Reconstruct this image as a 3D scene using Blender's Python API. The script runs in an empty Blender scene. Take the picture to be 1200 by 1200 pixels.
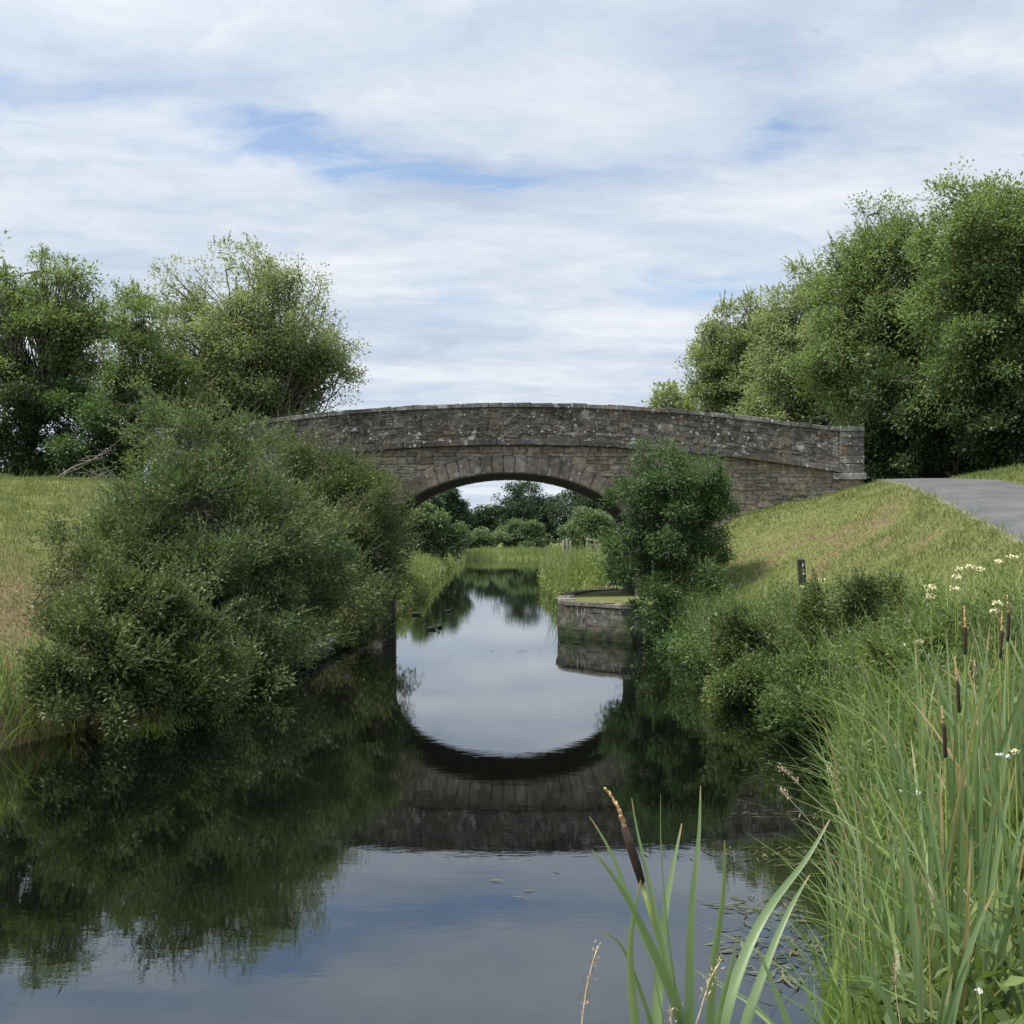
import bpy, math
import numpy as np
from mathutils import Vector

S = bpy.context.scene
COL = S.collection
F = 1280.0                      # focal length in photo pixels (1200 px wide)
EYE = 2.57
PITCH = math.atan(32.0 / F)

# ------------------------------------------------------------------ camera
cam = bpy.data.cameras.new('camera')
cam.sensor_width = 36.0
cam.lens = 36.0 * F / 1200.0
cam.clip_start = 0.05
cam.clip_end = 6000
camo = bpy.data.objects.new('camera', cam)
camo.location = (0, 0, EYE)
camo.rotation_euler = (math.radians(90) + PITCH, 0, 0)
COL.objects.link(camo)
S.camera = camo

def ray(px, py):
    dx = (px - 600.0) / F
    du = (600.0 - py) / F
    return np.array([dx, math.cos(PITCH) - math.sin(PITCH) * du, math.sin(PITCH) + math.cos(PITCH) * du])

def at(px, py, Y):
    r = ray(px, py)
    t = Y / r[1]
    return np.array([r[0] * t, Y, EYE + r[2] * t])

# ------------------------------------------------------------------ exposure
S.view_settings.view_transform = 'Standard'
S.view_settings.look = 'None'
S.view_settings.exposure = 0.3
S.view_settings.gamma = 1.0
S.render.engine = 'CYCLES'
S.cycles.max_bounces = 8
S.cycles.transparent_max_bounces = 8
S.cycles.use_denoising = True

# ------------------------------------------------------------------ node helper
class NT:
    def __init__(self, tree):
        self.t = tree
        tree.nodes.clear()
    def n(self, typ, ins=None, **kw):
        nd = self.t.nodes.new(typ)
        for k, v in kw.items():
            setattr(nd, k, v)
        for k, v in (ins or {}).items():
            self.set(nd, k, v)
        return nd
    def set(self, nd, k, v):
        sock = nd.inputs[k]
        if hasattr(v, 'bl_idname') and 'Node' in v.bl_idname and not 'Socket' in v.bl_idname:
            v = v.outputs[0]
        if isinstance(v, bpy.types.NodeSocket):
            self.t.links.new(v, sock)
        else:
            sock.default_value = v
    def math(self, op, a, b=None, c=None, clamp=False):
        nd = self.n('ShaderNodeMath', operation=op, use_clamp=clamp)
        self.set(nd, 0, a)
        if b is not None: self.set(nd, 1, b)
        if c is not None: self.set(nd, 2, c)
        return nd.outputs[0]
    def ramp(self, fac, stops, interp='LINEAR'):
        nd = self.n('ShaderNodeValToRGB')
        cr = nd.color_ramp
        cr.interpolation = interp
        while len(cr.elements) > 1:
            cr.elements.remove(cr.elements[-1])
        for i, (p, c) in enumerate(stops):
            if not isinstance(c, (tuple, list)): c = (c, c, c)
            e = cr.elements[0] if i == 0 else cr.elements.new(p)
            e.position = p
            e.color = (c[0], c[1], c[2], 1)
        self.set(nd, 0, fac)
        return nd.outputs[0]
    def mix(self, fac, a, b, blend='MIX'):
        nd = self.n('ShaderNodeMix', data_type='RGBA', blend_type=blend)
        def c4(v):
            return (v[0], v[1], v[2], 1) if isinstance(v, (tuple, list)) else v
        self.set(nd, 0, fac)
        self.set(nd, 6, c4(a))
        self.set(nd, 7, c4(b))
        return nd.outputs[2]
    def noise(self, vec, scale, detail=4, rough=0.55, dist=0.0):
        nd = self.n('ShaderNodeTexNoise', {'Scale': scale, 'Detail': detail, 'Roughness': rough, 'Distortion': dist})
        if vec is not None: self.set(nd, 'Vector', vec)
        return nd.outputs[0]
    def vmath(self, op, a, b=None):
        nd = self.n('ShaderNodeVectorMath', operation=op)
        self.set(nd, 0, a)
        if b is not None: self.set(nd, 1, b)
        return nd.outputs[0]

# ------------------------------------------------------------------ world
SUN_DIR = Vector((-0.40, -0.10, 0.90)).normalized()      # towards the sun
w = bpy.data.worlds.new('World')
S.world = w
w.use_nodes = True
T = NT(w.node_tree)
tc = T.n('ShaderNodeTexCoord')
gen = tc.outputs['Generated']
sep = T.n('ShaderNodeSeparateXYZ', {0: gen})
zc = T.math('ADD', T.math('MAXIMUM', sep.outputs[2], 0.0), 0.12)
U = T.math('DIVIDE', sep.outputs[0], zc)
V = T.math('DIVIDE', sep.outputs[1], zc)
uv = T.n('ShaderNodeCombineXYZ', {0: U, 1: V, 2: 0.0}).outputs[0]
sky = T.n('ShaderNodeTexSky', sky_type='NISHITA')
sky.sun_disc = False
sky.sun_elevation = math.asin(SUN_DIR.z)
sky.sun_rotation = math.atan2(SUN_DIR.x, SUN_DIR.y)
sky.altitude = 50
bg_sky = T.n('ShaderNodeBackground', {0: sky.outputs[0], 1: 0.15})
def sky_uv(px, py):
    r = ray(px, py); r = r / np.linalg.norm(r)
    z = max(r[2], 0) + 0.12
    return r[0] / z, r[1] / z
# warp for ragged cloud edges
wn = T.n('ShaderNodeTexNoise', {'Vector': uv, 'Scale': 1.9, 'Detail': 6.0, 'Roughness': 0.6})
wc = T.vmath('SUBTRACT', wn.outputs['Color'], (0.5, 0.5, 0.5))
wv = T.vmath('MULTIPLY', wc, (0.75, 0.62, 0.0))
uvw = T.vmath('ADD', uv, wv)
sw = T.n('ShaderNodeSeparateXYZ', {0: uvw})
holes = None
for (px, py, hx, hy, a) in [(400, 184, 150, 20, 1.15), (310, 152, 80, 16, .8), (545, 192, 80, 14, .95), (690, 190, 100, 20, .5),
                            (880, 150, 80, 26, .85), (850, 330, 90, 16, .85), (10, 150, 70, 26, .85), (120, 110, 140, 22, .55),
                            (900, 60, 220, 30, .28), (1120, 120, 120, 26, .3), (760, 285, 120, 14, .25), (300, 40, 220, 22, .2)]:
    u0, v0 = sky_uv(px, py)
    su = abs(sky_uv(px + hx, py)[0] - u0)
    sv = abs(sky_uv(px, py - hy)[1] - sky_uv(px, py + hy)[1]) / 2
    a1 = T.math('POWER', T.math('DIVIDE', T.math('ABSOLUTE', T.math('SUBTRACT', sw.outputs[0], u0)), su), 2.0)
    a2 = T.math('POWER', T.math('DIVIDE', T.math('ABSOLUTE', T.math('SUBTRACT', sw.outputs[1], v0)), sv), 2.0)
    e = T.math('MULTIPLY', T.math('EXPONENT', T.math('MULTIPLY', T.math('ADD', a1, a2), -1.0)), a)
    holes = e if holes is None else T.math('ADD', holes, e)
n1 = T.noise(T.vmath('MULTIPLY', uv, (1.0, 1.25, 1.0)), 1.5, 9, 0.62, 0.25)
n2 = T.noise(T.vmath('MULTIPLY', uv, (0.75, 1.5, 1.0)), 1.7, 6, 0.55, 0.3)
thin = T.n('ShaderNodeMapRange', {0: n1, 1: 0.40, 2: 0.25, 3: 0.0, 4: 0.4}).outputs[0]
nh = T.noise(T.vmath('MULTIPLY', uv, (2.0, 4.0, 1.0)), 1.7, 8, 0.65, 0.6)
hl = T.math('MULTIPLY', holes, T.n('ShaderNodeMapRange', {0: nh, 1: 0.33, 2: 0.62, 3: 0.15, 4: 1.15}).outputs[0])
gap = T.math('MINIMUM', T.math('ADD', hl, thin), 0.85)
n3 = T.noise(T.vmath('MULTIPLY', uvw, (2.2, 5.0, 1.0)), 1.6, 8, 0.62, 0.5)
cshade = T.math('ADD', T.math('ADD', T.math('MULTIPLY', n2, 0.5), T.math('MULTIPLY', n1, 0.27)), T.math('MULTIPLY', n3, 0.25))
ccol = T.ramp(cshade, [(0.30, (0.40, 0.475, 0.60)), (0.44, (0.52, 0.60, 0.72)), (0.54, (0.65, 0.71, 0.79)), (0.64, (0.79, 0.82, 0.86))])
sd = T.n('ShaderNodeVectorMath', operation='DOT_PRODUCT')
T.set(sd, 0, gen); T.set(sd, 1, tuple(SUN_DIR))
glow = T.math('ADD', T.math('MULTIPLY', T.math('POWER', T.math('MAXIMUM', sd.outputs['Value'], 0.0), 4.0), 1.6), 0.92)   # cloud is brighter round the sun
bg_cloud = T.n('ShaderNodeBackground', {0: ccol, 1: glow})
mixs = T.n('ShaderNodeMixShader', {0: gap})
T.t.links.new(bg_cloud.outputs[0], mixs.inputs[1])
T.t.links.new(bg_sky.outputs[0], mixs.inputs[2])
out = T.n('ShaderNodeOutputWorld')
T.t.links.new(mixs.outputs[0], out.inputs[0])

# ------------------------------------------------------------------ sun
sl = bpy.data.lights.new('sun', 'SUN')
sl.energy = 4.8
sl.angle = math.radians(12)
sl.color = (1.0, 0.94, 0.82)
so = bpy.data.objects.new('sun', sl)
so.rotation_euler = SUN_DIR.to_track_quat('Z', 'Y').to_euler()
so.location = (0, 0, 60)
COL.objects.link(so)

# ------------------------------------------------------------------ numpy helpers
rng = np.random.default_rng(11)

def nrm(a):
    return a / np.maximum(np.linalg.norm(a, axis=-1, keepdims=True), 1e-9)

def vnoise(p, seed=0):
    """value noise in -1..1, p is (n,3)"""
    p = np.asarray(p, float)
    i = np.floor(p).astype(np.int64)
    f = p - i
    f = f * f * (3 - 2 * f)
    def h(a, b, c):
        n = (a * 374761393 + b * 668265263 + c * 2147483647 + seed * 1442695041) & 0xffffffff
        n = ((n ^ (n >> 13)) * 1274126177) & 0xffffffff
        n = n ^ (n >> 16)
        return (n & 0xffff) / 32767.5 - 1
    r = 0
    for dx in (0, 1):
        for dy in (0, 1):
            for dz in (0, 1):
                wgt = (f[:, 0] if dx else 1 - f[:, 0]) * (f[:, 1] if dy else 1 - f[:, 1]) * (f[:, 2] if dz else 1 - f[:, 2])
                r = r + wgt * h(i[:, 0] + dx, i[:, 1] + dy, i[:, 2] + dz)
    return r

def fbm(p, seed=0, octv=4):
    r = 0; a = 1; t = 0
    p = np.asarray(p, float)
    for k in range(octv):
        r = r + a * vnoise(p, seed + k); t += a
        a *= .5; p = p * 2.03 + 7.1
    return r / t

def p2(x, y, s):
    return np.stack([x * s, y * s, np.zeros_like(x)], -1)

def raw_mesh(name, V, Fc, mat, tint=None, smooth=False, attrs=None, extra_mats=()):
    """V (n,3); Fc (m,k) int array or list of index tuples; tint per face"""
    me = bpy.data.meshes.new(name)
    V = np.asarray(V, np.float32)
    if isinstance(Fc, np.ndarray):
        m, k = Fc.shape
        me.vertices.add(len(V))
        me.vertices.foreach_set('co', V.ravel())
        me.loops.add(m * k)
        me.loops.foreach_set('vertex_index', Fc.astype(np.int32).ravel())
        me.polygons.add(m)
        me.polygons.foreach_set('loop_start', np.arange(0, m * k, k, dtype=np.int32))
        me.polygons.foreach_set('loop_total', np.full(m, k, np.int32))
        me.update(calc_edges=True)
    else:
        me.from_pydata([tuple(map(float, v)) for v in V], [], [tuple(map(int, f)) for f in Fc])
        me.update()
    if tint is not None:
        a = me.attributes.new('tint', 'FLOAT', 'FACE')
        a.data.foreach_set('value', np.asarray(tint, np.float32))
    for k_, v_ in (attrs or {}).items():
        a = me.attributes.new(k_, 'FLOAT', 'POINT')
        a.data.foreach_set('value', np.asarray(v_, np.float32))
    if smooth:
        me.polygons.foreach_set('use_smooth', np.ones(len(me.polygons), bool))
    me.materials.append(mat)
    return me

def wpos(o):
    p = Vector((0, 0, 0))
    while o is not None:
        p += o.location
        o = o.parent
    return np.array(p)

def obj(name, V, Fc, mat, parent=None, tint=None, smooth=False, attrs=None, kind=None):
    V = np.asarray(V, float)
    if parent is not None:
        V = V - wpos(parent)
    o = bpy.data.objects.new(name, raw_mesh(name, V, Fc, mat, tint, smooth, attrs))
    COL.objects.link(o)
    if parent is not None: o.parent = parent
    if kind: o['kind'] = kind
    return o

def tag(o, label, cat, group=None):
    o['label'] = label; o['category'] = cat
    if group: o['group'] = group
    return o

def thing(name, label, cat, loc, group=None):
    o = bpy.data.objects.new(name, None)
    o.empty_display_size = 0.2
    o.location = tuple(float(v) for v in loc)
    COL.objects.link(o)
    return tag(o, label, cat, group)

class Geo:
    """collects verts/faces with a per-face tint"""
    def __init__(self):
        self.v = []; self.f = []; self.t = []; self.n = 0
    def add(self, V, Fc, t=0.5):
        V = np.asarray(V, float)
        self.v.append(V)
        for q in Fc:
            self.f.append(tuple(int(i) + self.n for i in q)); self.t.append(t)
        self.n += len(V)
    def tube(self, pts, radii, sides=6, t=0.5, cap=True):
        pts = np.asarray(pts, float)
        n = len(pts)
        d = np.gradient(pts, axis=0)
        d = nrm(d)
        up = np.array([0, 0, 1.0]) if abs(d[0][2]) < 0.9 else np.array([1.0, 0, 0])
        V = []
        for i in range(n):
            a = np.cross(d[i], up); a /= max(np.linalg.norm(a), 1e-6)
            b = np.cross(d[i], a)
            for k in range(sides):
                th = 2 * math.pi * k / sides
                V.append(pts[i] + radii[i] * (math.cos(th) * a + math.sin(th) * b))
        Fc = []
        for i in range(n - 1):
            for k in range(sides):
                k2 = (k + 1) % sides
                Fc.append((i * sides + k, i * sides + k2, (i + 1) * sides + k2, (i + 1) * sides + k))
        if cap:
            Fc.append(tuple(range(sides))[::-1])
            Fc.append(tuple((n - 1) * sides + k for k in range(sides)))
        self.add(V, Fc, t)
    def box(self, lo, hi, t=0.5, bev=0.0):
        x0, y0, z0 = lo; x1, y1, z1 = hi
        self.block([(x0, z0), (x1, z0), (x1, z1), (x0, z1)], y0, y1, bev, t)
    def block(self, quad, yf, yb, bev, t=0.5):
        """prism: polygon of (x,z) going round, front at yf (towards the viewer), back at yb, with a bevelled front rim"""
        q = np.asarray(quad, float); k = len(q)
        c = q.mean(0)
        dq = q - c
        L = np.maximum(np.linalg.norm(dq, axis=1, keepdims=True), 1e-6)
        qi = c + dq * np.maximum(0.3, 1 - 1.4 * bev / L)
        sg = 1 if yb > yf else -1
        V = [(p[0], yb, p[1]) for p in q] + [(p[0], yf + sg * bev, p[1]) for p in q] + [(p[0], yf, p[1]) for p in qi]
        Fc = []
        for i in range(k):
            j = (i + 1) % k
            Fc.append((i, j, k + j, k + i)); Fc.append((k + i, k + j, 2 * k + j, 2 * k + i))
        Fc.append(tuple(2 * k + i for i in range(k)))
        Fc.append(tuple(range(k))[::-1])
        self.add(V, Fc, t)
    def obj(self, name, mat, parent=None, smooth=False, kind=None):
        return obj(name, np.concatenate(self.v), self.f, mat, parent, self.t, smooth, kind=kind)

# ------------------------------------------------------------------ materials
def new_mat(name):
    m = bpy.data.materials.new(name)
    m.use_nodes = True
    return m, NT(m.node_tree)

def finish(T, shader):
    o = T.n('ShaderNodeOutputMaterial')
    T.t.links.new(shader, o.inputs[0])

def leaf_mat(name, dark, mid, light, trans=0.35, rough=0.5, tcol=None, var=1.6, gain=1.22, tip=None):
    m, T = new_mat(name)
    dark, mid, light = [tuple(x * k for x, k in zip(c_, (gain * 1.02, gain * 1.06, gain * .92))) for c_ in (dark, mid, light)]
    at_ = T.n('ShaderNodeAttribute', attribute_name='tint')
    c = T.ramp(at_.outputs['Fac'], [(0.0, dark), (0.5, mid), (0.9 if tip else 1.0, light)] + ([(0.96, tip)] if tip else []))
    tc = T.n('ShaderNodeTexCoord')
    big = T.noise(tc.outputs['Object'], var, 2)
    hue = T.n('ShaderNodeHueSaturation', {'Hue': T.math('ADD', T.math('MULTIPLY', big, 0.05), 0.475), 'Saturation': T.math('ADD', T.math('MULTIPLY', big, -0.5), 1.2), 'Value': 1.0, 'Color': c})
    c = hue.outputs[0]
    p = T.n('ShaderNodeBsdfPrincipled', {'Base Color': c, 'Roughness': rough, 'Specular IOR Level': 0.25})
    tr = T.n('ShaderNodeBsdfTranslucent', {'Color': T.mix(0.5, c, tcol or (mid[0] * 2.2, mid[1] * 2.0, mid[2] * 0.8))})
    mx = T.n('ShaderNodeMixShader', {0: trans})
    T.t.links.new(p.outputs[0], mx.inputs[1]); T.t.links.new(tr.outputs[0], mx.inputs[2])
    finish(T, mx.outputs[0])
    return m

M_WILLOW = leaf_mat('willow_leaf', (.030, .056, .024), (.070, .104, .044), (.150, .180, .095), .34, .5)
M_WILLOW2 = leaf_mat('willow_leaf_olive', (.036, .054, .022), (.072, .094, .036), (.135, .155, .070), .30, .45)
M_ASH = leaf_mat('ash_leaf', (.055, .090, .036), (.115, .165, .070), (.190, .235, .125), .42)
M_ASHL = leaf_mat('ash_leaf_pale', (.080, .112, .058), (.155, .190, .102), (.230, .265, .165), .44)
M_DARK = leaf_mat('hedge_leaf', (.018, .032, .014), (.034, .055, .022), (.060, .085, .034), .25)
M_SAP = leaf_mat('sapling_leaf', (.026, .056, .024), (.052, .094, .038), (.100, .150, .060), .34)
M_FAR = leaf_mat('far_leaf', (.018, .036, .022), (.030, .054, .030), (.052, .078, .040), .22)
M_FARP = leaf_mat('far_willow_leaf', (.055, .090, .050), (.095, .135, .075), (.135, .180, .105), .30, gain=1.3)
M_HERB = leaf_mat('herb_leaf', (.028, .050, .018), (.064, .092, .034), (.140, .165, .075), .33)
M_FHERB = leaf_mat('far_herb_leaf', (.045, .075, .022), (.105, .145, .045), (.20, .22, .09), .35)
M_BRAM = leaf_mat('bramble_leaf', (.026, .050, .016), (.058, .098, .028), (.12, .165, .055), .33)
M_BRAM2 = leaf_mat('nettle_leaf', (.036, .062, .020), (.080, .118, .036), (.15, .18, .07), .33)
M_REED = leaf_mat('reed_blade', (.048, .088, .026), (.105, .160, .050), (.215, .255, .105), .42, .4)
M_CAT = leaf_mat('cattail_blade', (.10, .155, .080), (.165, .235, .130), (.24, .31, .185), .42, .36, gain=1.0, tip=(.36, .27, .14))
M_GRASS = leaf_mat('grass_blade', (.085, .125, .036), (.165, .195, .066), (.30, .255, .14), .30, .6, (.22, .24, .06), gain=1.08)
M_WEED = leaf_mat('pond_weed_leaf', (.035, .035, .018), (.075, .075, .035), (.16, .15, .09), .15, .5)
M_FREED = leaf_mat('far_reed_blade', (.060, .095, .034), (.125, .160, .062), (.235, .235, .130), .35, .5)

def bark_mat(name, a, b):
    m, T = new_mat(name)
    tc = T.n('ShaderNodeTexCoord')
    n = T.noise(T.vmath('MULTIPLY', tc.outputs['Object'], (1, 1, .25)), 14, 5, .65)
    c = T.ramp(n, [(.35, a), (.65, b)])
    bp = T.n('ShaderNodeBump', {'Strength': .5, 'Distance': .02, 'Height': n})
    p = T.n('ShaderNodeBsdfPrincipled', {'Base Color': c, 'Roughness': .9, 'Normal': bp.outputs[0]})
    finish(T, p.outputs[0]); return m
M_BARK = bark_mat('grey_bark', (.07, .062, .05), (.17, .155, .13))
M_BARKD = bark_mat('dark_bark', (.035, .03, .024), (.09, .08, .062))
M_DEAD = bark_mat('dead_wood', (.10, .085, .065), (.27, .235, .19))
M_TIMBER = bark_mat('weathered_timber', (.24, .21, .17), (.42, .38, .31))

def stone_mat(name, cols, lichen=.5, dark=.4, streak=0.0, moss=0.0, smear=.55, wet=False):
    m, T = new_mat(name)
    tc = T.n('ShaderNodeTexCoord'); P = tc.outputs['Object']
    a = T.n('ShaderNodeAttribute', attribute_name='tint').outputs['Fac']
    c = T.ramp(a, [(i / (len(cols) - 1), k) for i, k in enumerate(cols)])
    n1 = T.noise(P, 6.5, 8, .65)
    c = T.mix(.85, c, T.ramp(n1, [(.3, .25), (.5, .85), (.72, 1.6)]), 'MULTIPLY')
    # lime mortar smeared over the joints
    nm_ = T.noise(T.vmath('ADD', P, (21, 3, 5)), 2.6, 7, .7)
    c = T.mix(T.math('MULTIPLY', T.ramp(nm_, [(.52, 0.0), (.60, 1.0)]), smear), c, T.mix(n1, (.10, .088, .07), (.30, .265, .21)))
    # dark algae patches
    n2 = T.noise(T.vmath('ADD', P, (3.1, 0, 7)), 0.8, 6, .65)
    c = T.mix(T.math('MULTIPLY', T.ramp(n2, [(.42, 0.0), (.62, 1.0)]), dark), c, (.028, .027, .026))
    # ochre stains
    n4 = T.noise(T.vmath('ADD', P, (13.1, 2, 1)), 1.3, 5, .6)
    c = T.mix(T.math('MULTIPLY', T.ramp(n4, [(.56, 0.0), (.68, 1.0)]), .45), c, (.21, .12, .055))
    # white lichen: big blotches and small dots
    n3 = T.noise(T.vmath('ADD', P, (0, 5, 2)), 3.2, 7, .72)
    l1 = T.ramp(n3, [(.57, 0.0), (.63, 1.0)])
    vo = T.n('ShaderNodeTexVoronoi', {'Vector': P, 'Scale': 5.5, 'Randomness': 1.0})
    gate = T.noise(P, 1.1, 3)
    dots = T.math('MULTIPLY', T.math('LESS_THAN', T.math('ADD', vo.outputs['Distance'], T.math('MULTIPLY', n1, .22)), .33), T.math('GREATER_THAN', gate, .53))
    vo2 = T.n('ShaderNodeTexVoronoi', {'Vector': P, 'Scale': 12.0, 'Randomness': 1.0})
    dots2 = T.math('MULTIPLY', T.math('LESS_THAN', T.math('ADD', vo2.outputs['Distance'], T.math('MULTIPLY', n1, .25)), .34), T.math('GREATER_THAN', T.noise(P, 2.3, 4), .50))
    dots = T.math('MAXIMUM', dots, T.math('MULTIPLY', dots2, .7))
    li = T.math('MULTIPLY', T.math('MAXIMUM', T.math('MULTIPLY', l1, .75), dots), lichen, clamp=True)
    c = T.mix(li, c, (.50, .50, .47))
    if streak:
        ns = T.noise(T.vmath('MULTIPLY', P, (9.0, 9.0, 1.6)), 1.0, 7, .72)
        c = T.mix(T.math('MULTIPLY', T.ramp(ns, [(.55, 0.0), (.66, 1.0)]), streak), c, (.44, .44, .41))
    if wet:
        sz = T.n('ShaderNodeSeparateXYZ', {0: P}).outputs[2]
        c = T.mix(T.ramp(T.math('ADD', sz, T.math('MULTIPLY', n1, .16)), [(.20, .92), (.42, 0.0)]), c, (.018, .017, .014))   # tide stain
    if moss:
        nm = T.noise(T.vmath('ADD', P, (9, 1, 4)), 1.7, 6, .65)
        c = T.mix(T.math('MULTIPLY', T.ramp(nm, [(.46, 0.0), (.60, 1.0)]), moss), c, (.045, .075, .022))
    bp = T.n('ShaderNodeBump', {'Strength': .7, 'Distance': .025, 'Height': T.noise(P, 22, 6, .7)})
    p = T.n('ShaderNodeBsdfPrincipled', {'Base Color': c, 'Roughness': .92, 'Specular IOR Level': .2, 'Normal': bp.outputs[0]})
    finish(T, p.outputs[0]); return m
M_PARAPET = stone_mat('parapet_rubble', [(.090, .080, .068), (.135, .118, .098), (.195, .170, .138), (.11, .104, .095), (.25, .22, .185)], .80, .50, smear=.35)
M_SPANDREL = stone_mat('spandrel_rubble', [(.20, .165, .12), (.30, .25, .18), (.38, .32, .23), (.24, .21, .175), (.42, .365, .285)], .25, .40)
M_RING = stone_mat('ring_stone', [(.145, .125, .10), (.19, .165, .135), (.25, .215, .175)], .45, .35, smear=.15)
M_COPING = stone_mat('coping_stone', [(.13, .125, .115), (.20, .195, .185), (.30, .295, .28)], 1.0, .55)
M_STRING = stone_mat('string_stone', [(.085, .082, .078), (.125, .12, .112), (.17, .165, .15)], .9, .5, smear=.2)
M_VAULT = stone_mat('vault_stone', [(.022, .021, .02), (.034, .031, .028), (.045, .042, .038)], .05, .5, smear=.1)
M_QUAY = stone_mat('quay_stone', [(.075, .07, .062), (.11, .105, .092), (.15, .145, .13)], .3, .75, .75, .85, .5, True)
M_QCAP = stone_mat('quay_coping_stone', [(.12, .105, .09), (.20, .18, .155), (.29, .27, .24)], .75, .45, moss=.3)

def plain_mat(name, col, rough=.7, var=.25, scale=8.0):
    m, T = new_mat(name)
    tc = T.n('ShaderNodeTexCoord')
    n = T.noise(tc.outputs['Object'], scale, 5)
    c = T.mix(1.0, col, T.ramp(n, [(.3, 1 - var), (.7, 1 + var)]), 'MULTIPLY')
    p = T.n('ShaderNodeBsdfPrincipled', {'Base Color': c, 'Roughness': rough})
    finish(T, p.outputs[0]); return m
M_SPIKE = plain_mat('cattail_spike_brown', (.028, .014, .009), .95, .4, 60)
M_MALE = plain_mat('cattail_tip_straw', (.50, .30, .15), .9, .5, 90)
M_STEMY = plain_mat('yellow_green_stem', (.22, .27, .06), .6, .3, 20)
M_STRAW = plain_mat('dry_seed_straw', (.34, .23, .15), .9, .4, 60)
M_STRAWP = plain_mat('pale_seed_straw', (.48, .40, .26), .9, .35, 60)
M_CREAM = plain_mat('cream_petals', (.68, .64, .40), .8, .2, 40)
M_WHITE = plain_mat('white_petals', (.78, .77, .75), .7, .1, 20)
M_POST = plain_mat('black_post_timber', (.022, .022, .022), .75, .5, 14)
M_POSTW = plain_mat('pale_post_mark', (.50, .46, .36), .8, .3, 30)
M_DUCK = plain_mat('dark_plumage', (.022, .019, .015), .6, .5, 40)
M_DUCKB = plain_mat('brown_plumage', (.062, .042, .029), .7, .5, 40)
M_BILL = plain_mat('yellow_bill', (.34, .22, .05), .5, .2, 20)
M_CREST = plain_mat('pale_breast', (.5, .45, .38), .7, .2, 20)

# ground
mg, T = new_mat('bank_ground')
tc = T.n('ShaderNodeTexCoord'); P = tc.outputs['Object']
dry = T.n('ShaderNodeAttribute', attribute_name='dry').outputs['Fac']
n = T.noise(P, 3.0, 8, .65)
nf = T.noise(P, 16.0, 5, .7)
g = T.ramp(nf, [(.3, (.085, .105, .034)), (.5, (.145, .16, .058)), (.7, (.22, .21, .09))])
d = T.ramp(nf, [(.3, (.075, .055, .03)), (.5, (.16, .125, .07)), (.7, (.29, .235, .145))])
df = T.ramp(T.math('ADD', dry, T.math('MULTIPLY', T.math('SUBTRACT', n, .5), 1.1)), [(.35, 0.0), (.65, 1.0)])
c = T.mix(df, g, d)
bp = T.n('ShaderNodeBump', {'Strength': .9, 'Distance': .06, 'Height': nf})
p = T.n('ShaderNodeBsdfPrincipled', {'Base Color': c, 'Roughness': .95, 'Specular IOR Level': .1, 'Normal': bp.outputs[0]})
finish(T, p.outputs[0]); M_GROUND = mg
# road
mr, T = new_mat('grey_chip_road')
tc = T.n('ShaderNodeTexCoord'); P = tc.outputs['Object']
n = T.noise(P, 90, 3, .7); nb = T.noise(P, 1.1, 5)
nb2 = T.noise(P, 5, 6, .7)
c = T.ramp(T.math('ADD', T.math('ADD', T.math('MULTIPLY', n, .35), T.math('MULTIPLY', T.noise(P, 16, 6, .8), .45)), T.math('MULTIPLY', nb, .20)), [(.34, (.022, .023, .025)), (.48, (.062, .065, .069)), (.62, (.155, .158, .165))])
c = T.mix(T.ramp(T.math('ADD', T.math('MULTIPLY', nb, .5), T.math('MULTIPLY', nb2, .5)), [(.48, 0.0), (.62, .55)]), c, (.12, .105, .08))
e = T.n('ShaderNodeAttribute', attribute_name='edge').outputs['Fac']
c = T.mix(T.math('MULTIPLY', T.ramp(T.math('ADD', e, T.math('MULTIPLY', T.noise(P, 4, 5), .5)), [(.95, 0.0), (1.3, 1.0)]), .8), c, (.14, .14, .06))
bp = T.n('ShaderNodeBump', {'Strength': .5, 'Distance': .01, 'Height': n})
p = T.n('ShaderNodeBsdfPrincipled', {'Base Color': c, 'Roughness': .85, 'Normal': bp.outputs[0]})
finish(T, p.outputs[0]); M_ROAD = mr
# water
mw, T = new_mat('canal_water')
tc = T.n('ShaderNodeTexCoord'); P = tc.outputs['Object']
w1 = T.noise(T.vmath('MULTIPLY', P, (1.6, 3.0, 1.0)), 1.2, 3, .5)
w2 = T.noise(T.vmath('MULTIPLY', P, (3.0, 6.0, 1.0)), 2.6, 3, .5)
dd = T.vmath('MULTIPLY', T.vmath('SUBTRACT', P, (-2.6, 37.0, 0.0)), (.45, .16, 0.0))
dl = T.n('ShaderNodeVectorMath', operation='LENGTH'); T.set(dl, 0, dd)
near = T.math('EXPONENT', T.math('MULTIPLY', T.math('POWER', dl.outputs['Value'], 2.0), -1.0))
w3 = T.noise(T.vmath('MULTIPLY', P, (.8, 2.6, 1.0)), 2.4, 3, .5)
breeze = T.ramp(T.noise(T.vmath('MULTIPLY', P, (.10, .22, 1.0)), 1.0, 2), [(.42, 0.0), (.62, 1.0)])
h = T.math('ADD', T.math('ADD', w1, T.math('MULTIPLY', w2, .35)), T.math('MULTIPLY', w3, T.math('ADD', T.math('MULTIPLY', near, 2.6), T.math('MULTIPLY', breeze, .55))))
bp = T.n('ShaderNodeBump', {'Strength': .012, 'Distance': .05, 'Height': h})
p = T.n('ShaderNodeBsdfPrincipled', {'Base Color': (.0018, .0024, .0018, 1), 'Roughness': .012, 'IOR': 2.3, 'Specular Tint': (.84, .93, 1.0, 1), 'Normal': bp.outputs[0]})
finish(T, p.outputs[0]); M_WATER = mw

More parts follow.
